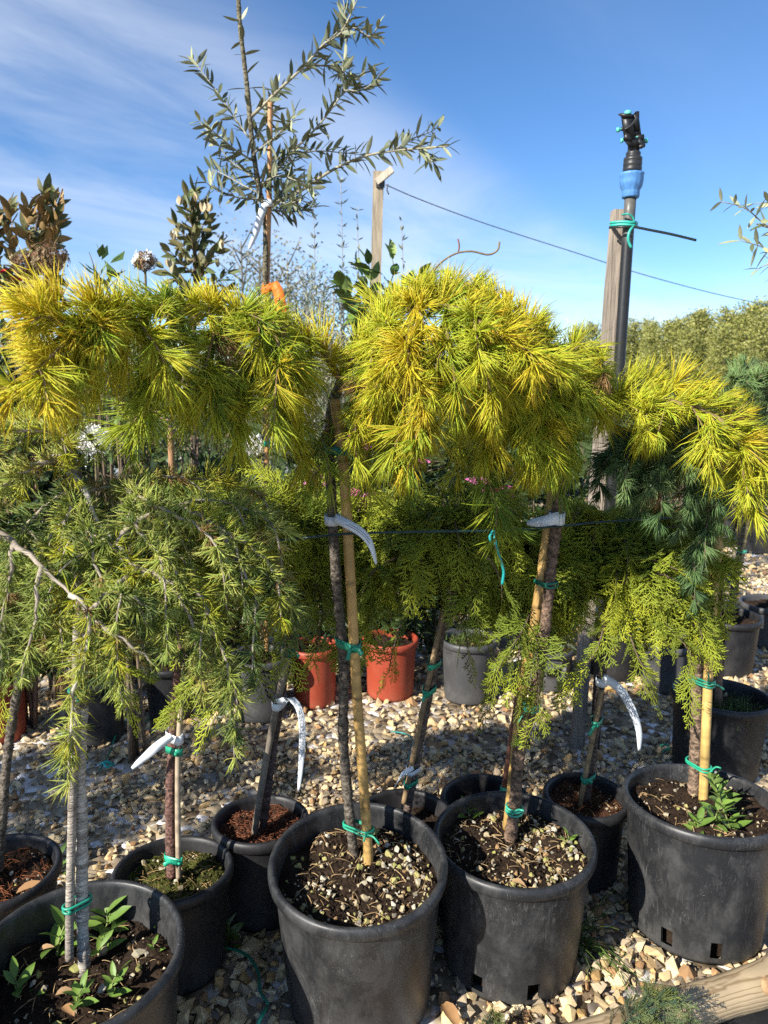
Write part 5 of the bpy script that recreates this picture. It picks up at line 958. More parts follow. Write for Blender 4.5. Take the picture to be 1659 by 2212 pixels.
BLK, GRY, BLUP, MINT = np.array((.014, .014, .015)), np.array((.10, .095, .085)), np.array((.075, .21, .46)), np.array((.10, .52, .40))
spr = thing('sprinkler', 'black impact sprinkler on a pipe with blue fitting, strapped to the post', 'sprinkler', gnd(1275, 1612)+[0, -.045, 0])
pt, pbm = at(1362, 425, Yp-.03), gnd(1275, 1612)+[0, -.05, 0]; axp = nrm(pt-pbm); mb = MB(); Pp = spline([pbm, (pt+pbm)/2, pt], 40)
cc = np.repeat(BLK[None], 40, 0); cc[-3:] = GRY; tube(mb, Pp, .0185, 20, cc); mb.build('pipe', M['plastic'], spr)
Fx = frame_to(axp, (0, 1, 0)); U = .00169  # metres per photo pixel at the head
def lp(px): return pt+axp*((425-px)*U)
def lpart(name, prof, col, c, segs=24, wob=None):
    mb = MB(); lathe(mb, [(r_, z_) for r_, z_ in prof], segs, col, c, wob, None, Fx); return mb.build(name, M['plastic'], spr)
ribs = lambda a: 1+.035*(np.cos(a*12) > .3)
bl = lpart('blue_fitting', [(.0, -.004), (.0255, -.004), (.0275, .0), (.027, .014), (.028, .020), (.034, .030), (.0365, .045), (.0365, .062), (.0375, .064), (.0375, .071), (.030, .073), (0, .073)], BLUP, lp(425), 48, ribs)
z0 = 382
lpart('adapter', [(0, 0), (.029, 0), (.030, .014), (.027, .016), (.029, .018), (.0295, .03), (.027, .032), (.029, .034), (.029, .044), (.024, .047), (.022, .052), (.023, .054), (.023, .060), (.019, .063), (.018, .07), (.019, .071), (.018, .076), (.019, .078), (.017, .095), (0, .095)], BLK*1.6, lp(z0), 28)
mb = MB(); lathe(mb, [(.0, 0), (.0205, 0), (.0215, .004), (.0205, .012), (0, .012)], 24, MINT, lp(328), None, None, Fx)
for s in (-1, 1): box(mb, lp(325)+Fx[:, 0]*s*.030+axp*.002, (.020, .007, .008), Fx, MINT); box(mb, lp(325)+Fx[:, 0]*s*.040, (.006, .007, .013), Fx, MINT)
mb.build('lock_ring', M['plastic'], spr)
mb = MB(); lathe(mb, [(0, 0), (.017, 0), (.015, .018), (.011, .026), (0, .026)], 20, BLK, lp(320), None, None, Fx)
def P2(x, y, dy=0): return at(x, y, Yp-.04+dy)
def plate(mb, pts, th, col=BLK):
    """extruded outline plate"""
    f = [P2(x, y, -th/2) for x, y in pts]; k = [P2(x, y, th/2) for x, y in pts]; n = len(pts); mb.add(f+k, [[0, i, i+1] for i in range(1, n-1)]+[[n, n+i+1, n+i] for i in range(1, n-1)], [[i, n+i, n+(i+1) % n, (i+1) % n] for i in range(n)], col)
plate(mb, [(1345, 300), (1380, 296), (1378, 318), (1358, 318)], .026); plate(mb, [(1341, 246), (1366, 248), (1372, 300), (1348, 302), (1345, 262)], .030); plate(mb, [(1334, 247), (1342, 244), (1368, 247), (1366, 254), (1346, 256)], .034); plate(mb, [(1366, 250), (1374, 246), (1374, 240), (1381, 240), (1381, 256), (1378, 280), (1370, 284)], .014); plate(mb, [(1376, 254), (1381, 258), (1386, 296), (1379, 294)], .008); plate(mb, [(1346, 300), (1352, 286), (1362, 292), (1366, 306)], .036)
mb.build('sprinkler_body', M['plastic'], spr)
mb = MB(); tube(mb, spline([P2(1350, 280, -.02), P2(1362, 272, -.022), P2(1371, 262, -.02), P2(1376, 252, -.018)], 12), .0042, 8, BLK*1.5); tube(mb, np.array([P2(1376, 300, -.004), P2(1390, 318, -.004)]), .009, 10, BLK); tube(mb, np.array([P2(1378, 312, .002), P2(1392, 306, .002)]), .007, 10, BLK); tube(mb, np.array([P2(1380, 318, -.01), P2(1392, 314, -.01)]), .006, 10, BLK*1.4); tube(mb, np.array([P2(1372, 298, 0), P2(1390, 296, 0)]), .0085, 10, BLK); mb.build('swing_arm', M['plastic'], spr)
mb = MB(); tube(mb, np.array([P2(1350, 278), P2(1342, 279)]), .006, 10, BLK*1.5); tube(mb, np.array([P2(1343, 279), P2(1338, 280)]), .0035, 8, MINT); tube(mb, np.array([P2(1338, 280), P2(1332, 281)]), .0072, 8, MINT); mb.build('adjusting_screw', M['plastic'], spr)
mb = MB(); lathe(mb, [(0, 0), (.010, 0), (.0115, .004), (.010, .011), (.006, .012), (0, .012)], 8, MINT, P2(1356, 248), None, None, Fx); mb.build('cap', M['plastic'], spr)
# straps round post and pipe
mb = MB(); wl = [(1322, 480), (1345, 478), (1366, 480), (1372, 486), (1366, 490), (1345, 488), (1321, 489)]
for dy_, y_ in ((0, 480), (0, 486)): tube(mb, spline([at(1320, y_+2, Yp+.03), at(1321, y_+1, Yp-.035), at(1345, y_-1, Yp-.062), at(1368, y_+1, Yp-.068), at(1376, y_+2, Yp-.03), at(1370, y_, Yp+.03), at(1345, y_, Yp+.04), at(1320, y_+2, Yp+.03)], 50), .0045, 8, (.03, .36, .28))
tube(mb, spline([at(1370, 486, Yp-.07), at(1360, 500, Yp-.078), at(1357, 518, Yp-.078), at(1364, 536, Yp-.078)], 14), .0045, 8, (.03, .34, .27)); tube(mb, spline([at(1344, 464, Yp-.05), at(1355, 462, Yp-.07), at(1366, 468, Yp-.07), at(1371, 482, Yp-.07)], 14), .003, 7, (.02, .28, .22))
o = mb.build('green_strap', M['tie']); tag(o, 'green cord lashing the sprinkler pipe to the post', 'cord')
mb = MB(); ribbon(mb, spline([at(1316, 492, Yp-.03), at(1321, 491, Yp-.045), at(1345, 490, Yp-.073), at(1368, 490, Yp-.075), at(1400, 496, Yp-.08), at(1450, 506, Yp-.08), at(1504, 519, Yp-.08)], 40), (0, .2, 1), .0075, .003, (.014, .02, .018)); o = mb.build('cable_tie', M['plastic']); tag(o, 'black cable tie on the post, its long end sticking out', 'cable tie')
# far pole with cable
Yq = 6.4; mb = MB(); A, B_ = at(800, 1040, Yq), at(818, 372, Yq); A = A.copy(); F = frame_to(B_-A, (0, 1, 0)); V, cs = [], []; A0 = A+(A-B_)*(A[2]/(B_[2]-A[2])); n = 20
for i in range(n):
    p = A0+(B_-A0)*i/(n-1)
    for sx_, sy_ in ((-1, -1), (1, -1), (1, 1), (-1, 1)): V.append(p+F[:, 0]*sx_*(.043+.001*rng.normal())+F[:, 1]*sy_*.043); cs.append(np.array((.30, .25, .18))*(1+.1*rng.normal()))
mb.add(V, None, [[i*4+j, i*4+(j+1) % 4, i*4+4+(j+1) % 4, i*4+4+j] for i in range(n-1) for j in range(4)]+[[3, 2, 1, 0], [4*n-4, 4*n-3, 4*n-2, 4*n-1]], np.array(cs))
pole = thing('wooden_pole', 'leaning wooden pole with a slanted cleat behind the olive tree', 'pole', A0); mb.build('shaft', M['wood'], pole, smooth=False)
mb = MB(); box(mb, at(830, 380, Yq-.06), (.05, .05, .16), frame_to(at(842, 372, Yq-.06)-at(818, 392, Yq-.06)), (.50, .43, .34)); mb.build('cleat', M['wood'], pole, smooth=False)
mb = MB(); box(mb, at(822, 398, Yq-.05), (.07, .02, .05), None, (.03, .03, .03)); mb.build('bracket', M['plastic'], pole, smooth=False)
mb = MB(); tube(mb, spline([at(833, 399, Yq-.07), at(900, 428, 6.9), at(1000, 466, 7.7), at(1100, 500, 8.6), at(1250, 548, 10.2), at(1400, 596, 12.4), at(1560, 638, 15), at(1720, 672, 18.5)], 120), np.linspace(.0045, .010, 120), 6, (.16, .19, .24)); o = mb.build('overhead_cable', M['plastic']); tag(o, 'thin overhead cable running down from the pole across the sky', 'cable')
mb = MB(); tube(mb, spline([at(838, 398, Yq-.07), at(836, 410, Yq-.07), at(840, 420, Yq-.07)], 8), .006, 6, (.05, .05, .06)); mb.build('wire_end', M['plastic'], pole)

# orange ribbon with a star on the olive
mb = MB(); rb = thing('orange_ribbon', 'orange ribbon with a black star tied to the olive stem', 'ribbon', at(580, 620, 2.86)); P = spline([at(576, 618, 2.86), at(590, 613, 2.83), at(600, 628, 2.82), at(605, 650, 2.82), at(610, 690, 2.82)], 18); ribbon(mb, P, (1, -.2, .2), np.linspace(.03, .048, 18), .0012, (.80, .17, .025)); ribbon(mb, spline([at(566, 618, 2.86), at(570, 630, 2.83), at(584, 622, 2.83), at(590, 616, 2.83)], 10), (.2, 0, 1), .03, .0012, (.7, .14, .02)); mb.build('strip', M['tagw'], rb)
mb = MB(); c = at(604, 652, 2.81); st = [c]
for k in range(10): q = .017 if k % 2 == 0 else .0065; a = math.pi/2+k*math.pi/5; st.append(c+np.array([q*math.cos(a), -.001, q*math.sin(a)]))
mb.add(st, [[0, 1+k, 1+(k+1) % 10] for k in range(10)], None, (.06, .02, .01)); mb.build('star_print', M['tagw'], rb, smooth=False)

# ------------------------------------------------------------------ far trees
def far_tree_meshes(seed, h, cr, n, cols, twigs=10, lsz=.16):
    r = np.random.default_rng(seed); tw_, lv = MB(), MB(); tube(tw_, spline([[0, 0, 0], [.05*h*r.normal()*.3, 0, h*.5], [0, 0, h*.96]], 12), np.linspace(.012*h, .003*h, 12), 7, (.24, .22, .17)); pts = []
    for i in range(twigs):
        s = .2+.75*i/twigs; a = i*2.4; l = cr*(1.05-.6*s)*(.7+.5*r.random()); p0 = np.array([0, 0, h*s]); e = p0+np.array([math.cos(a)*l, math.sin(a)*l, l*.9]); P = spline([p0, (p0+e)/2+[0, 0, -.05*l], e], 6); tube(tw_, P, np.linspace(.005*h, .001*h, 6), 5, (.26, .24, .18)); pts += list(P[2:])+[e]
    pts = np.array(pts+[[0, 0, h*(.5+.05*i)] for i in range(11)]); k = r.integers(0, len(pts), n); p = pts[k]+r.normal(size=(n, 3))*cr*np.array([.19, .19, .19]); d_ = nrm(r.normal(size=(n, 3))+[0, 0, .3]); s_ = nrm(np.cross(d_, r.normal(size=(n, 3)))); sz = lsz*(.6+.8*r.random((n, 1))); cols = np.array(cols); c = cols[r.integers(0, len(cols), n)]*(.75+.5*r.random((n, 1)))
    V = np.stack([p, p+d_*sz*.5+s_*sz*.35, p+d_*sz, p+d_*sz*.5-s_*sz*.35], 1); o_ = (np.arange(n)*4)[:, None]; lv.add(V.reshape(-1, 3), None, np.array([[0, 1, 2, 3]])+o_, np.repeat(c, 4, 0))
    return tw_.mesh('trunk', M['bark']), lv.mesh('crown', M['leaf'], False)
FTC = [(.25, .26, .06), (.33, .325, .085), (.19, .205, .045), (.38, .365, .12)]
FT = [far_tree_meshes(i+1, 6, .95, 3800, FTC, 30, .13) for i in range(4)]
def far_tree(label, x, top, Y, kind, group, meshes=FT, h0=6.0, name='poplar_tree', wid=1.0):
    c = at(x, top, Y); root = thing(name, label, 'tree', (c[0], Y, 0), group); s = c[2]/h0; tm, cm = meshes[kind]; inst(tm, 'trunk', (0, 0, 0), (0, 0, rng.random()*6), (s*wid, s*wid, s), root); o_ = inst(cm, 'crown', (0, 0, 0), (0, 0, rng.random()*6), (s*wid, s*wid, s), root); o_['kind'] = 'stuff'
gl = 'light green far tree in the wood behind the sprinkler post'
tops = [(1255, 712, 47), (1290, 700, 46), (1330, 697, 44), (1372, 690, 45), (1408, 700, 43), (1440, 685, 46), (1475, 690, 43), (1510, 672, 45), (1545, 680, 42), (1580, 662, 44), (1618, 650, 42), (1655, 655, 44), (1700, 645, 42), (1310, 705, 52), (1350, 700, 51), (1395, 695, 52), (1460, 688, 51), (1530, 675, 52), (1600, 665, 51), (1670, 655, 52), (1425, 720, 40), (1495, 712, 39), (1565, 705, 38), (1635, 690, 38), (1360, 726, 41), (1690, 690, 38), (1300, 735, 42)]
for i, (x, y, Y) in enumerate(tops): far_tree(gl, x+8*rng.normal(), y-6+16*abs(rng.normal()), Y, i % 4, 'far wood behind the sprinkler post', wid=.95+.4*rng.random())
BARE = [far_tree_meshes(21+i, 6, 1.6, 700, [(.22, .21, .15), (.17, .16, .11)], 26, .10) for i in range(2)]
for i, (x, y, Y) in enumerate([(520, 505, 26), (560, 540, 24), (620, 545, 22), (660, 590, 24), (700, 600, 25), (590, 580, 21), (740, 610, 24), (640, 620, 20), (780, 640, 24)]): far_tree('thinly leaved grey-green tree far behind the olive stem', x, y, Y, i % 2, 'thin trees far behind the olive', BARE, 6.0, 'birch_tree', 1.2)
fw, ftk = MB(), MB(); n = 70000; xx = -36+68*rng.random(n); yy = 50+9*rng.random(n); top_ = 3.6+.7*np.sin(xx*.9)+.5*np.sin(xx*2.3+1)+.4*np.sin(xx*5.1); top_ = np.where(xx > 9, 3.5+(xx-15)*.17+.3*np.sin(xx*2.1)+.25*np.sin(xx*4.7+2), top_); zz_ = top_*rng.random(n)**.7; p = np.stack([xx, yy, zz_], 1); d_ = nrm(rng.normal(size=(n, 3))); s_ = nrm(np.cross(d_, rng.normal(size=(n, 3)))); sz = .2*(.6+.8*rng.random((n, 1))); c = np.array(FTC)[rng.integers(0, 4, n)]*(.6+.5*rng.random((n, 1)))
fw.add(np.stack([p, p+d_*sz*.5+s_*sz*.35, p+d_*sz, p+d_*sz*.5-s_*sz*.35], 1).reshape(-1, 3), None, np.array([[0, 1, 2, 3]])+(np.arange(n)*4)[:, None], np.repeat(c, 4, 0)); o = fw.build('far_wood', M['leaf'], smooth=False, kind='stuff'); o['label'] = 'belt of far green trees closing the horizon'; o['category'] = 'wood'
ORD = 'first second third fourth fifth sixth seventh eighth ninth tenth eleventh twelfth thirteenth fourteenth fifteenth sixteenth seventeenth'.split()
SHR = [('dark', DG+MGN), ('mid-green', MGN), ('yellow-green', MGN+VAR[1:2]), ('grey-green', SIL+MGN)]
for i in range(17):
    k = int(rng.integers(0, 4)); x = -120+i*118+25*rng.normal()
    wh = 'far left of the olive stem' if x < 500 else 'behind the dip between the golden crowns' if x < 900 else 'behind the right golden crown' if x < 1250 else 'beyond the gravel path at the right'
    cloud_shrub('nursery_shrub', SHR[k][0]+' far-row shrub '+wh+', '+ORD[i]+' from left', x, 1060, 800+40*rng.random(), 95+25*rng.random(), 750, .085, SHR[k][1], stems=4, Y=7.2+1.2*rng.random(), group='far row of shrubs', zlow=.02)

# ------------------------------------------------------------------ log, fabric, weeds, litter
mb = MB(); A3, B3_ = np.r_[LOGA, .042], np.r_[LOGB, .044]; n = 60; P = spline([A3-(B3_-A3)*.25, A3, (A3+B3_)/2+[0, .006, 0], B3_], n); s = np.linspace(0, 1, n); tube(mb, P, .043+.002*np.sin(s*17)+.005*np.exp(-((s-.86)/.03)**2), 28, np.clip(np.array((.42, .30, .17))*(1+.07*rng.normal(size=(n, 1))), .05, .9), jit=.008)
lm = bpy.data.materials.new('log_wood'); lm.use_nodes = True; nt = lm.node_tree; L = nt.links.new; b = nt.nodes['Principled BSDF']; b.inputs['Roughness'].default_value = .75; b.inputs['Specular IOR Level'].default_value = .25
tcn = nt.nodes.new('ShaderNodeTexCoord'); ang = math.atan2(LOGB[1]-LOGA[1], LOGB[0]-LOGA[0]); mp = nt.nodes.new('ShaderNodeMapping'); mp.inputs['Rotation'].default_value = (0, 0, -ang); L(tcn.outputs['Object'], mp.inputs[0]); mp2 = nt.nodes.new('ShaderNodeMapping'); mp2.inputs['Scale'].default_value = (1.1, 9, 9); L(mp.outputs[0], mp2.inputs[0])
wv = nt.nodes.new('ShaderNodeTexWave'); wv.bands_direction = 'Z'; wv.inputs['Scale'].default_value = 4.2; wv.inputs['Distortion'].default_value = 7; wv.inputs['Detail'].default_value = 3; wv.inputs['Detail Scale'].default_value = .7; L(mp2.outputs[0], wv.inputs['Vector'])
cr = nt.nodes.new('ShaderNodeValToRGB'); cr.color_ramp.elements[0].color = (.27, .19, .11, 1); cr.color_ramp.elements[1].color = (.46, .36, .235, 1); cr.color_ramp.elements[1].position = .22; L(wv.outputs['Fac'], cr.inputs[0])
nz = nt.nodes.new('ShaderNodeTexNoise'); nz.inputs['Scale'].default_value = 9; nz.inputs['Detail'].default_value = 6; L(tcn.outputs['Object'], nz.inputs['Vector']); mx = nt.nodes.new('ShaderNodeMix'); mx.data_type = 'RGBA'; mx.blend_type = 'MULTIPLY'; mx.inputs[0].default_value = .55; L(cr.outputs[0], mx.inputs[6]); L(nz.outputs['Fac'], mx.inputs[7]); mx2 = nt.nodes.new('ShaderNodeMix'); mx2.data_type = 'RGBA'; mx2.blend_type = 'MULTIPLY'; mx2.inputs[0].default_value = 1; mx2.inputs[7].default_value = (1.1, 1.08, 1.02, 1); L(mx.outputs[2], mx2.inputs[6]); L(mx2.outputs[2], b.inputs['Base Color'])
bp = nt.nodes.new('ShaderNodeBump'); bp.inputs['Strength'].default_value = .3; bp.inputs['Distance'].default_value = .002; L(wv.outputs['Fac'], bp.inputs['Height']); L(bp.outputs[0], b.inputs['Normal'])
lo = thing('wooden_log', 'peeled round wooden log edging the gravel in the corner', 'log', (*LOGA, 0)); mb.build('log', lm, lo)
T = nrm(B3_-A3)
for sx_, up_ in ((.72, .035), (.985, .01)):
    c = A3+(B3_-A3)*sx_+np.array([T[1], -T[0], 0])*.034+[0, 0, up_]; mb = MB(); d_ = nrm(np.array([T[1], -T[0], .6])); lathe(mb, [(.020, -.006), (.017, .002), (.012, .005), (.007, .003), (0, .004)], 20, (.30, .19, .10), c, None, None, frame_to(d_)); mb.build('knot', M['wood'], lo)
mb = MB(); q0, q1 = LOGA-(LOGB-LOGA)*.3, LOGB+(LOGB-LOGA)*.3; nrmv = np.array([T[1], -T[0]]); V = []
for i in range(40):
    for j in range(14): p = q0+(q1-q0)*i/39+nrmv*(.0+.05*j); V.append([p[0], p[1], .006+.004*math.sin(i*.9+j*.5)+.004*rng.random()])
mb.add(V, None, [[i*14+j, i*14+j+1, (i+1)*14+j+1, (i+1)*14+j] for i in range(39) for j in range(13)]); o = mb.build('weed_fabric', M['fabric']); o['kind'] = 'structure'; o['label'] = 'black woven weed fabric in front of the log'

def blades(name, label, cat, p, n, L_, cols, spread=.6, w_=.0032, base=.02, lean=(0, 0, 0), group=None):
    mb = MB(); cols = np.array(cols)
    for i in range(n):
        a = rng.random()*6.28; q = np.asarray(p)+np.array([rng.normal()*base, rng.normal()*base, 0]); l = L_*(.5+.6*rng.random()); d_ = np.array([math.cos(a)*spread, math.sin(a)*spread, 1.])+np.asarray(lean); P = droop_path(q, d_, l, .16+.12*rng.random(), 8); ribbon(mb, P, np.cross(d_, [.1, .2, 1]), np.linspace(w_, w_*.15, 8), .0004, cols[rng.integers(0, len(cols))]*(.7+.6*rng.random()))
    rt = thing(name, label, cat, p, group); mb.build('blades', M['grass'], rt, kind='stuff'); return rt
GR = [(.10, .17, .03), (.16, .24, .05), (.07, .12, .025)]
blades('grass_tuft', 'tuft of long grass blades beside the slotted pot', 'grass tuft', gnd(1232, 2035), 46, .24, GR, .75, .0042, .022, (.9, -.35, 0))
blades('grass_tuft', 'short fine grass growing in the dark blue-black pot', 'grass tuft', (1.20, 2.40, .232), 240, .055, GR, .4, .0022, .05)
blades('grass_tuft', 'small grass clump in the gravel behind the centre pot', 'grass tuft', gnd(1010, 1640), 60, .05, GR, .7, .002, .05)
blades('grass_tuft', 'sparse moss-like grass in the gravel left of the centre pot', 'grass tuft', gnd(640, 1700), 60, .04, GR, .8, .002, .06)
blades('grass_tuft', 'wide-leaved grass in the low grey pot', 'grass tuft', gnd(1190, 1490)+[0, .1, .16], 40, .22, [(.20, .28, .10)], .7, .006, .03)
blades('grass_tuft', 'small grass sprouts in the grey pot under yellow flowers', 'grass tuft', gnd(1010, 1528)+[0, .12, .235], 120, .07, GR, .5, .003, .05)

WL = [leaf_mesh('leaf', l, w_, t, u, cup=.14, bend=.18) for l, w_, t, u in ((.050, .019, (.13, .22, .035), (.19, .27, .07)), (.042, .016, (.17, .27, .05), (.22, .3, .08)), (.058, .021, (.11, .19, .035), (.17, .25, .06)))]
def weed(label, p, h, nl, sc=1.0, spread=.9, name='weed_plant', stem=True, group='weeds growing in the pots'):
    root = thing(name, label, 'weed', p, group); p = np.asarray(p, float); mb = MB(); tip = p+np.array([.02*rng.normal()*h/.05, .01, h]); P = spline([p-[0, 0, .006], (p+tip)/2+rng.normal(size=3)*.004, tip], 12); tube(mb, P, np.linspace(.0022, .0012, 12)*sc, 6, (.20, .24, .08)); st = mb.build('stem', M['twig'], root)
    for i in range(nl):
        s = (i+.6)/nl; q = P[min(11, int(s*11))]; a = i*2.4+rng.normal()*.3; place_leaf(WL[i % 3], q, (math.cos(a)*spread, math.sin(a)*spread, .45+.6*s), st, .25, sc*(1.05-.35*s)*(.85+.3*rng.random()))
z1 = POTS['P1'][3]-.085; z4 = POTS['P4'][3]-.04; z3 = POTS['P3'][3]-.045
def sp_(x, y, z): return gnd(x, y, z)
weed('broad-leaved weed left of the white-barked stem', sp_(122, 2060, z1), .06, 8, 1.35); weed('leafy weed right behind the white-barked stem', sp_(228, 2010, z1), .035, 9, 1.15); weed('leafy weed near the far inner wall of the nearest pot', sp_(268, 1996, z1), .035, 9, 1.1); weed('small weed at the front of the white-barked stem', sp_(165, 2165, z1+.01), .025, 8, .9); weed('small weed between stem foot and front rim of the nearest pot', sp_(238, 2145, z1+.01), .03, 9, .8); weed('dim weed in the shaded left corner of the nearest pot', sp_(45, 2150, z1), .03, 7, 1.0); weed('tiny weed along the sunlit right wall of the nearest pot', sp_(335, 2010, z1+.005), .03, 6, .55); weed('tiny second weed low by the right wall of the nearest pot', sp_(335, 2055, z1+.005), .02, 5, .5); weed('weed leaf pair under the stems in the nearest pot', sp_(212, 2060, z1), .02, 5, 1.0)
weed('tall upright weed right of the smooth yellow cane', sp_(1580, 1790, z4), .14, 22, 1.0, .7); weed('bushy weed at the foot of the tall one in the scuffed pot', sp_(1535, 1790, z4), .05, 14, 1.05); weed('second bushy weed hugging the yellow cane foot', sp_(1545, 1752, z4), .06, 10, .95); weed('spreading weed leaves near the front of the scuffed pot', sp_(1510, 1800, z4), .03, 10, .9)
weed('rosette weed at the back of the slotted pot', sp_(1010, 1768, z3), .022, 8, .95); weed('small bright weed by the right rim of the slotted pot', sp_(1225, 1825, z3), .025, 8, .65); weed('tiny weed against the far right rim of the slotted pot', sp_(1258, 1815, z3), .025, 4, .7)
# leafy weed between first pots
weed('dark low weed in the shade between the left pots', gnd(492, 2042), .04, 12, 1.1, .9, group=None); weed('small weed by the mossy pot at its left side', gnd(128, 1890), .05, 9, 1.0, .9, group=None)
def juniper(label, pts, n, Lf, group='juniper sprigs in front of the log'):
    P = spline(pts, 14); root = thing('juniper_sprig', label, 'juniper', P[0], group); mb = MB(); tube(mb, P, np.linspace(.003, .0012, 14), 6, (.26, .16, .11)); st = mb.build('stem', M['twig'], root); fm = MB(); k = rng.integers(2, 14, n); T = nrm(np.gradient(P, axis=0)); add_fronds(fm, P[k], T[k]*.6+rng.normal(size=(n, 3))*.5+[0, 0, .7], Lf*(.6+.6*rng.random(n)), np.array([(.13, .20, .10), (.20, .26, .10), (.10, .17, .10), (.24, .28, .08)])[rng.integers(0, 4, n)]); fm.build('scale_foliage', M['needle'], st, kind='stuff')
juniper('larger juniper sprig lying over the log', [gnd(1300, 2245, .05), gnd(1350, 2205, .09), gnd(1395, 2180, .12), gnd(1440, 2160, .14)], 34, .05)
juniper('second juniper sprig lower along the log', [gnd(1300, 2260, .05), gnd(1360, 2230, .08), gnd(1430, 2215, .09), gnd(1490, 2212, .10)], 26, .045)
juniper('tiny juniper sprig at the front foot of the slotted pot', [gnd(1020, 2250, .01), gnd(1045, 2225, .03), gnd(1065, 2205, .05)], 14, .04)
DRY = [leaf_mesh('leaf', .07, .03, (.36, .20, .09), (.30, .17, .08), cup=.3, bend=.2), leaf_mesh('leaf', .055, .028, (.42, .27, .14), (.3, .18, .09), cup=.4, bend=.3)]
def dry_leaf(label, p, d_, sc, k=0):
    X = nrm(d_); Yv = nrm(np.cross([0, 0, 1], X)); Mx = Matrix(np.stack([X, Yv, np.cross(X, Yv)], 1).tolist()); o_ = inst(DRY[k], 'dry_leaf', p, Mx.to_euler(), sc); tag(o_, label, 'leaf', 'dead leaves')
dry_leaf('tan dead leaf on the gravel between centre and slotted pots', gnd(955, 2165, .03), (.25, -.5, .05), 1.0); dry_leaf('curled brown leaf left of the broad weed', gnd(85, 2055, z1+.02), (.7, .2, .3), .5, 1); dry_leaf('brown dead leaf in front of the white-barked stem', gnd(120, 2150, z1+.015), (1, .3, .2), .6, 1); dry_leaf('second brown dead leaf by the front rim of the nearest pot', gnd(135, 2175, z1+.02), (.6, -.5, .3), .6, 0); dry_leaf('pale dead leaf leaning in the pot cut by the frame edge', gnd(35, 1930, .23), (.8, .3, .3), .9, 0); dry_leaf('buff dead leaf on the soil of the slotted pot', gnd(1105, 1905, z3+.012), (.8, -.3, .1), .6, 1)
mb = MB()
for k in range(420):
    p = np.array([-1.2+2.9*rng.random(), 1.25+1.6*rng.random(), .022+.012*rng.random()])
    if any(np.hypot(p[0]-v[0], p[1]-v[1]) < v[2]+.01 for v in POTS.values()) or log_side(p[None])[0] < .05: continue
    t = rng.random()*6.28; l = .012+.03*rng.random(); dv = np.array([math.cos(t), math.sin(t), .3*rng.normal()])*l/2; tube(mb, spline([p-dv, p+[0, 0, .004], p+dv], 4), .0009, 4, np.array((.26, .16, .08))*(.5+rng.random()))
o = mb.build('litter', M['twig'], kind='stuff'); o['label'] = 'dry brown needles and straw scattered on the gravel'; o['category'] = 'litter'
# green strings on the ground
def cord(label, pts, r=.0028, col=TD, name='plastic_string'):
    mb = MB(); tube(mb, spline(pts, 40), r, 7, col); tag(mb.build(name, M['tie']), label, 'string', 'loose green strings on the gravel')
cord('green string curling between the nearest and the centre pot', [gnd(462, 2048, .02), gnd(500, 2050, .025), gnd(535, 2065, .03), gnd(558, 2100, .03), gnd(562, 2140, .03), gnd(580, 2170, .03)], .0036, TD)
cord('short bright green string end at the bottom between pots', [gnd(575, 2178, .03), gnd(565, 2195, .04), gnd(556, 2215, .03)], .004, TG*.9)
cord('bright turquoise knot on the gravel left of the red-brown stem', [gnd(215, 1652, .03), gnd(230, 1645, .04), gnd(240, 1650, .03), gnd(232, 1658, .04), gnd(225, 1648, .045), gnd(248, 1652, .02)], .004, TT*1.2)
cord('dull green string trailing to the shaded pots', [gnd(215, 1665, .025), gnd(235, 1630, .025), gnd(250, 1590, .03), gnd(270, 1560, .03), gnd(310, 1560, .03), gnd(330, 1545, .03)], .003, TD)
cord('green string scrap behind the centre cane', [gnd(845, 1580, .03), gnd(875, 1585, .03), gnd(892, 1600, .03), gnd(882, 1640, .03)], .003, TT*.8)
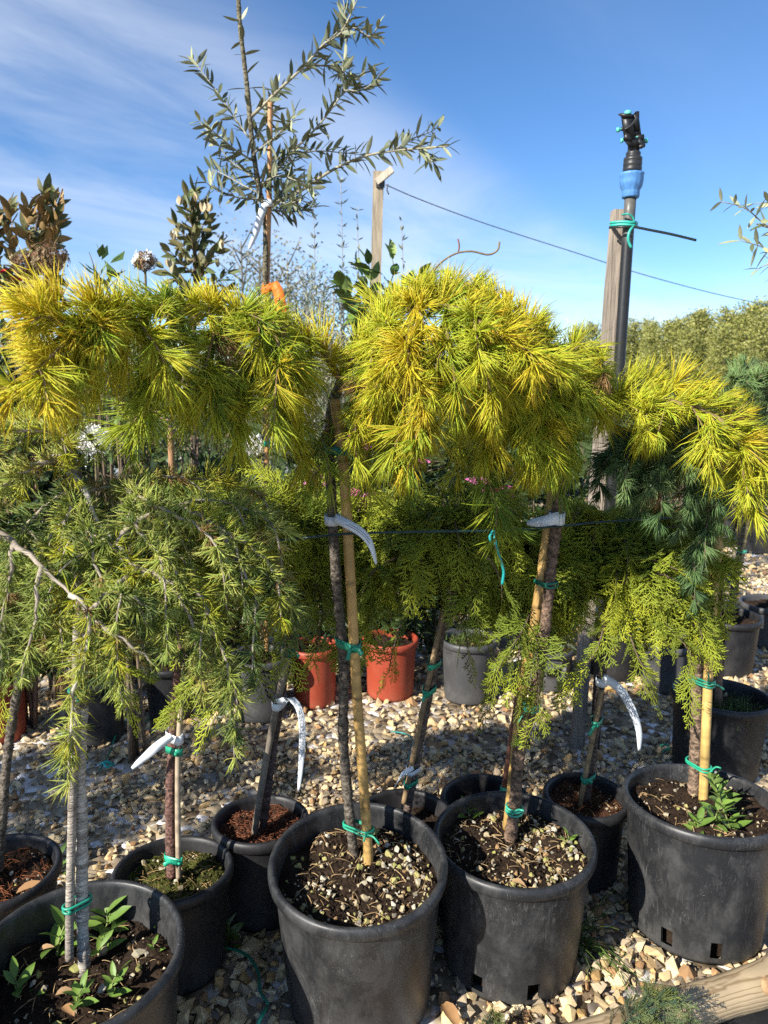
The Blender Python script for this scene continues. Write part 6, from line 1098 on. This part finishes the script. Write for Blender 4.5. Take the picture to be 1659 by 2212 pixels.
cord('green scrap on the gravel under the curved tag', [gnd(1425, 1612, .03), gnd(1438, 1608, .04), gnd(1445, 1618, .03), gnd(1432, 1622, .03)], .004, TG*.7)
# yellow flowers low in the background and odds and ends of the yard
YP = [leaf_mesh('petal', .035, .022, (.75, .48, .01), (.6, .36, .01), cup=.3, bend=.1, mat='petal')]
for lb, x, y in (('yellow flower left of the leaning stem over the grey pot', 893, 1345), ('yellow flower right of the leaning stem over the grey pot', 985, 1330), ('yellow flower behind the cypress sprays over the grey pot', 1075, 1335)): pink_flower(lb, x, y, 3.3, .9, YP, 6)
def yard_box(name, label, cat, x, yb, w_, d_, h, col, z=0, mat='tagw'):
    p = gnd(x, yb); root = thing(name, label, cat, (p[0], p[1]+d_/2, z)); mb = MB(); t = .012
    for c, s in (((0, 0, t/2), (w_, d_, t)), ((-w_/2+t/2, 0, h/2+t/2), (t, d_-.002, h-t)), ((w_/2-t/2, 0, h/2+t/2), (t, d_-.002, h-t)), ((0, -d_/2+t/2+.001, h/2+t/2), (w_-2*t, t, h-t)), ((0, d_/2-t/2-.001, h/2+t/2), (w_-2*t, t, h-t))): box(mb, c, s, None, col)
    mb.build('tub', M[mat], root, smooth=False, local=True); mb = MB()
    for s in (-1, 1): box(mb, (0, s*(d_/2+.008), h-.012), (w_+.03, .014, .022), None, np.asarray(col)*.95); box(mb, (s*(w_/2+.008), 0, h-.012), (.014, d_, .022), None, np.asarray(col)*.95)
    mb.build('rim', M[mat], root, smooth=False, local=True)
yard_box('plant_tray', 'white plastic tub showing between the left golden branch and cedar', 'tub', 148, 1010, .45, .35, .38, (.62, .64, .68))
yard_box('plant_tray', 'pale grey tub behind the bright green drooping shoot', 'tub', 285, 1062, .40, .3, .32, (.32, .37, .45))
yard_box('plant_tray', 'pale tub glimpsed left of the centre stem', 'tub', 650, 1062, .35, .3, .45, (.40, .42, .45))
yard_box('plant_tray', 'white tray behind the white flowers at the left', 'tub', 195, 1010, .22, .2, .16, (.75, .75, .73))
print('objects', len(bpy.data.objects), 'tris', sum(len(m.polygons)*1.6 for m in bpy.data.meshes))
